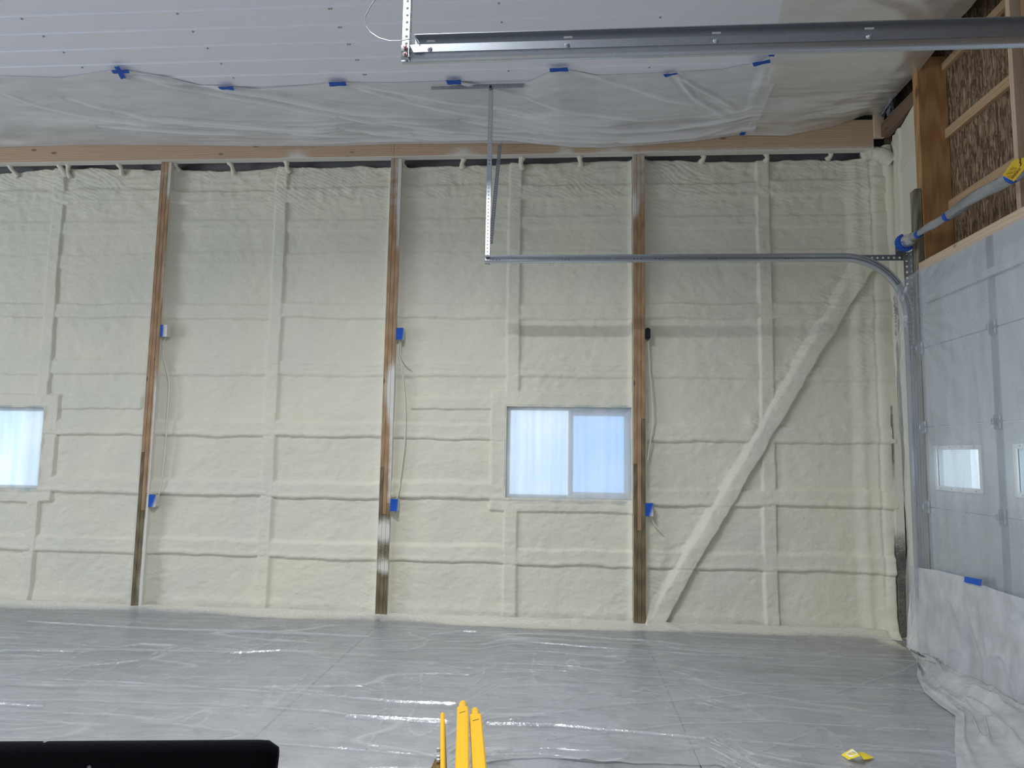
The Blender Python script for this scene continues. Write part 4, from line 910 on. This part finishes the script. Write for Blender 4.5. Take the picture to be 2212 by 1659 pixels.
jbox(E_, .128, 1.020, 1.134, MT2, 'lower blue-taped box on the post nearest the cut-off window')
jbox(BAY+E_, BAY+.127, 2.708, 2.820, MT3, 'upper blue-taped box on the middle post')
jbox(BAY+E_, BAY+.127, 1.033, 1.144, MT3, 'lower blue-taped box on the middle post')
jbox(2*BAY+E_, 2*BAY+.108, 2.726, 2.820, None, 'untaped black box on the post beside the sliding window', True)
jbox(2*BAY+E_, 2*BAY+.124, 1.040, 1.156, MT2, 'lower blue-taped box on the post beside the sliding window')
CABM = m_plain('oversprayed_cable', (.74, .72, .63), .6)
def cable(pts, y, label, r=.0065):
    yy = np.linspace(y, y, len(pts)); q = [at(1, .045, *p) for p in pts]; P = []
    for i in range(len(q)-1):
        p0, p1, p2, p3 = q[max(i-1, 0)], q[i], q[i+1], q[min(i+2, len(q)-1)]
        for k in range(6):
            t = k/6; P.append(.5*((2*p1)+(-p0+p2)*t+(2*p0-5*p1+4*p2-p3)*t*t+(-p0+3*p1-3*p2+p3)*t**3))
    P.append(q[-1]); tag(obj('electrical_cable', MB().tube(P, r, 8), CABM, None, True), label, 'cable', 'cables down the posts')
cable([(360,728),(353,742),(354,775),(360,797),(366,830),(362,900),(358,960),(353,1010),(347,1055),(336,1090)], .05, 'oversprayed cable linking both boxes on the post nearest the cut-off window')
cable([(864,733),(861,760),(868,795),(873,840),(876,900),(874,960),(868,1010),(862,1060),(856,1080)], .05, 'oversprayed cable linking both boxes on the middle post')
cable([(866,735),(866,765),(876,785),(890,796)], .05, 'short cable tail splaying into the foam below the middle post upper box', .006)
cable([(1400,733),(1404,800),(1409,860),(1411,915),(1404,960),(1399,995)], .05, 'oversprayed cable running down from the black box')
cable([(1408,1117),(1412,1130),(1420,1140),(1430,1148)], .05, 'short cable tail under the lower box beside the sliding window', .006)

# ------------------------------------------------------------------ foreground: yellow steel bars
yl = empty('yellow_machine_arms', (3.75, -3.6, .005), 'yellow square steel arms of a machine reaching in at the bottom edge', 'machine')
def bar(c0, c1, w, h, rod):
    c0, c1 = np.array(c0), np.array(c1); d = c1-c0; L = np.linalg.norm(d); d /= L; s_ = np.array((d[1], -d[0], 0)); up = np.array((0, 0, 1))
    b = .006; sec = [(-w/2+b, h/2), (w/2-b, h/2), (w/2, h/2-b), (w/2, -h/2+b), (w/2-b, -h/2), (-w/2+b, -h/2), (-w/2, -h/2+b), (-w/2, h/2-b)]
    vs = [c+s_*a+up*e for c in (c0, c1) for (a, e) in sec]; fs = [(k, (k+1) % 8, 8+(k+1) % 8, 8+k) for k in range(8)]+[tuple(range(7, -1, -1)), tuple(range(8, 16))]
    obj('square_tube', MB().add(vs, fs), YELLOW, yl)
    if rod:
        r = w*.37; pts = [c1-d*.02, c1+d*.095]+[c1+d*(.095+r*1.5*math.sin(a)) for a in np.linspace(.2, pi/2, 6)]; rr = [r, r]+[max(r*math.cos(a), .001) for a in np.linspace(.2, pi/2, 6)]
        obj('end_rod', MB().tube(pts, rr, 18), YELLOW, yl, True, 60)
        q = c1-d*.09+up*(h/2+.0006); e0 = q-s_*.016+d*.0; e1 = q+s_*.012+d*.02
        obj('scratch', MB().add([e0, e1, e1+d*.006, e0+d*.006], [(0, 1, 2, 3)]), BLACKP, yl)
bar((3.810, -4.10, .372), (3.694, -3.279, .372), .054, .054, True)
bar((3.880, -4.10, .372), (3.7665, -3.366, .372), .054, .054, True)
bar((3.742, -4.10, .372), (3.613, -3.372, .372), .019, .056, False)
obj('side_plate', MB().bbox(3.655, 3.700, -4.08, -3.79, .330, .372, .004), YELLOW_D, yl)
for y in (-3.73, -3.80, -3.83): x = np.interp(y, [-4.1, -3.372], [3.742, 3.613]); obj('bolt', MB().tube([(x-.012, y, .38), (x-.024, y, .38)], .009, 8), GALV, yl)
hs = [(3.628, -3.44), (3.636, -3.44), (3.7605, -4.10), (3.7525, -4.10)]
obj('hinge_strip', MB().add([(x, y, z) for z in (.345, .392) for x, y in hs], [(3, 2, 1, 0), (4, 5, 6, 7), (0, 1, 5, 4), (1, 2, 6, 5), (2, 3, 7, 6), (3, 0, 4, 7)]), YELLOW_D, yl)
m = MB(); m.bbox(3.62, 3.93, -4.16, -4.08, .32, .405, .006); m.bbox(3.64, 3.70, -4.16, -4.09, .004, .33, .004); m.bbox(3.85, 3.91, -4.16, -4.09, .004, .33, .004); obj('cross_member', m, YELLOW, yl)

# black felt panel
fp = empty('felt_panel', (2.6, -4.80, 0), 'black felt-covered panel flecked with lint, cut off at the lower left', 'panel')
pr = []
a0 = at(2, .8, 0, 1596); a1 = at(2, .8, 603, 1592)
ex = np.array((a1[0]-a0[0], a1[1]-a0[1])); ex /= np.hypot(*ex); nxy = np.array((ex[1], -ex[0]))
sec = []; T = .05
for k in range(9): a = pi*k/8; sec.append((T/2*math.cos(a), .792-.028+.028*math.sin(a)))
sec = [(T/2, .0)]+[(T/2, z) for z in (.2, .4, .6, .7)]+sec+[(-T/2, z) for z in (.7, .6, .4, .2)]+[(-T/2, 0.0)]
ts_ = np.linspace(-1.2, np.hypot(a1[0]-a0[0], a1[1]-a0[1]), 70); P = np.zeros((len(ts_), len(sec), 3))
for i, tt in enumerate(ts_):
    for k, (d, z) in enumerate(sec):
        end = ts_[-1]-tt; sh = 1-.55*math.exp(-max(end, 0)/.012) ; rz = z-(.018*math.exp(-(end/.012)) if z > .7 else 0)
        tap = -.035*(1-z/.8)*math.exp(-end/.25) if z < .76 else 0.0
        q = a0[:2]+ex*(tt+tap*1.6*(z < .74))+nxy*(-d*sh-T/2*0)
        P[i, k] = (q[0], q[1], rz)
m = MB().grid(P); n = len(sec); m.f.append(tuple((len(ts_)-1)*n+k for k in range(n))); m.f.append(tuple(range(n-1, -1, -1)))
obj('felt_cover', m, FELT, fp, True, 60)

# yellow packet folded on the floor
pk = empty('yellow_packet', tuple(at(2, .012, 1850, 1636)), 'creased yellow paper packet with a white label lying on the floor sheet', 'packet')
zf = .022; rz_ = .040
A = [at(2, zf, 1817, 1630), at(2, zf, 1833, 1641)]; Bm = [at(2, zf+.052, 1840, 1617), at(2, zf+.036, 1858, 1632.5)]; Cc = [at(2, zf+.001, 1852, 1628), at(2, zf, 1866, 1640)]
D_ = [at(2, zf+.01, 1868, 1626), at(2, zf+.002, 1889, 1636)]
def strip(E):
    P = np.array([[e[0]*(1-t)+e[1]*t for t in np.linspace(0, 1, 5)] for e in E]); return P
P = np.concatenate([strip([A, Bm]), ]); 
row = []
for a_, b_, nn in ((A, Bm, 6), (Bm, [at(2, zf+.022, 1856, 1626), at(2, zf, 1866, 1640.5)], 4)):
    for i in range(nn): t = i/nn; row.append([a_[0]*(1-t)+b_[0]*t, a_[1]*(1-t)+b_[1]*t])
last = [at(2, zf+.022, 1856, 1626), at(2, zf, 1866, 1640.5)]; row.append(last)
fin = [at(2, zf+.006, 1868, 1626), at(2, zf, 1888, 1636)]; fin2 = [at(2, zf+.004, 1866, 1626), at(2, zf, 1880, 1640)]
for i in range(1, 6):
    t = i/5; row.append([last[0]*(1-t)+fin[0]*t+np.array((0, 0, .004*math.sin(pi*t))), last[1]*(1-t)+fin[1]*t+np.array((0, -.012, .003))*math.sin(pi*t)])
P = strip(row); mb = MB().grid(P); nb = len(mb.v); mb.v += [(x, y, z-.0012) for x, y, z in mb.v[:nb]]; mb.f += [tuple(reversed([i+nb for i in f])) for f in mb.f]
obj('paper', mb, m_plain('yellow_paper', (.85, .66, .04), .5, var=.08, nscale=30), pk, True, 30)
def onp(u, v): return (A[0]*(1-u)+Bm[0]*u)*(1-v)+(A[1]*(1-u)+Bm[1]*u)*v+np.array((0, 0, .0012))
obj('white_label', MB().add([onp(.25, .2), onp(1, .12), onp(1, .78), onp(.28, .8)], [(0, 1, 2, 3)]), m_plain('white_paper', (.85, .85, .88), .5, var=.03), pk)
m = MB(); up_ = np.array((0, 0, .0006))
for (u0, u1, v0, v1) in ((.75, .82, .30, .62), (.82, .90, .30, .36), (.82, .88, .56, .62), (.86, .92, .42, .60)) + tuple((.34+.05*k, .37+.05*k, .3, .3+.35*random.random()) for k in range(6)):
    m.add([onp(u0, v0)+up_, onp(u1, v0)+up_, onp(u1, v1)+up_, onp(u0, v1)+up_], [(0, 1, 2, 3)])
obj('label_print', m, m_plain('grey_print', (.42, .42, .47), .5), pk)
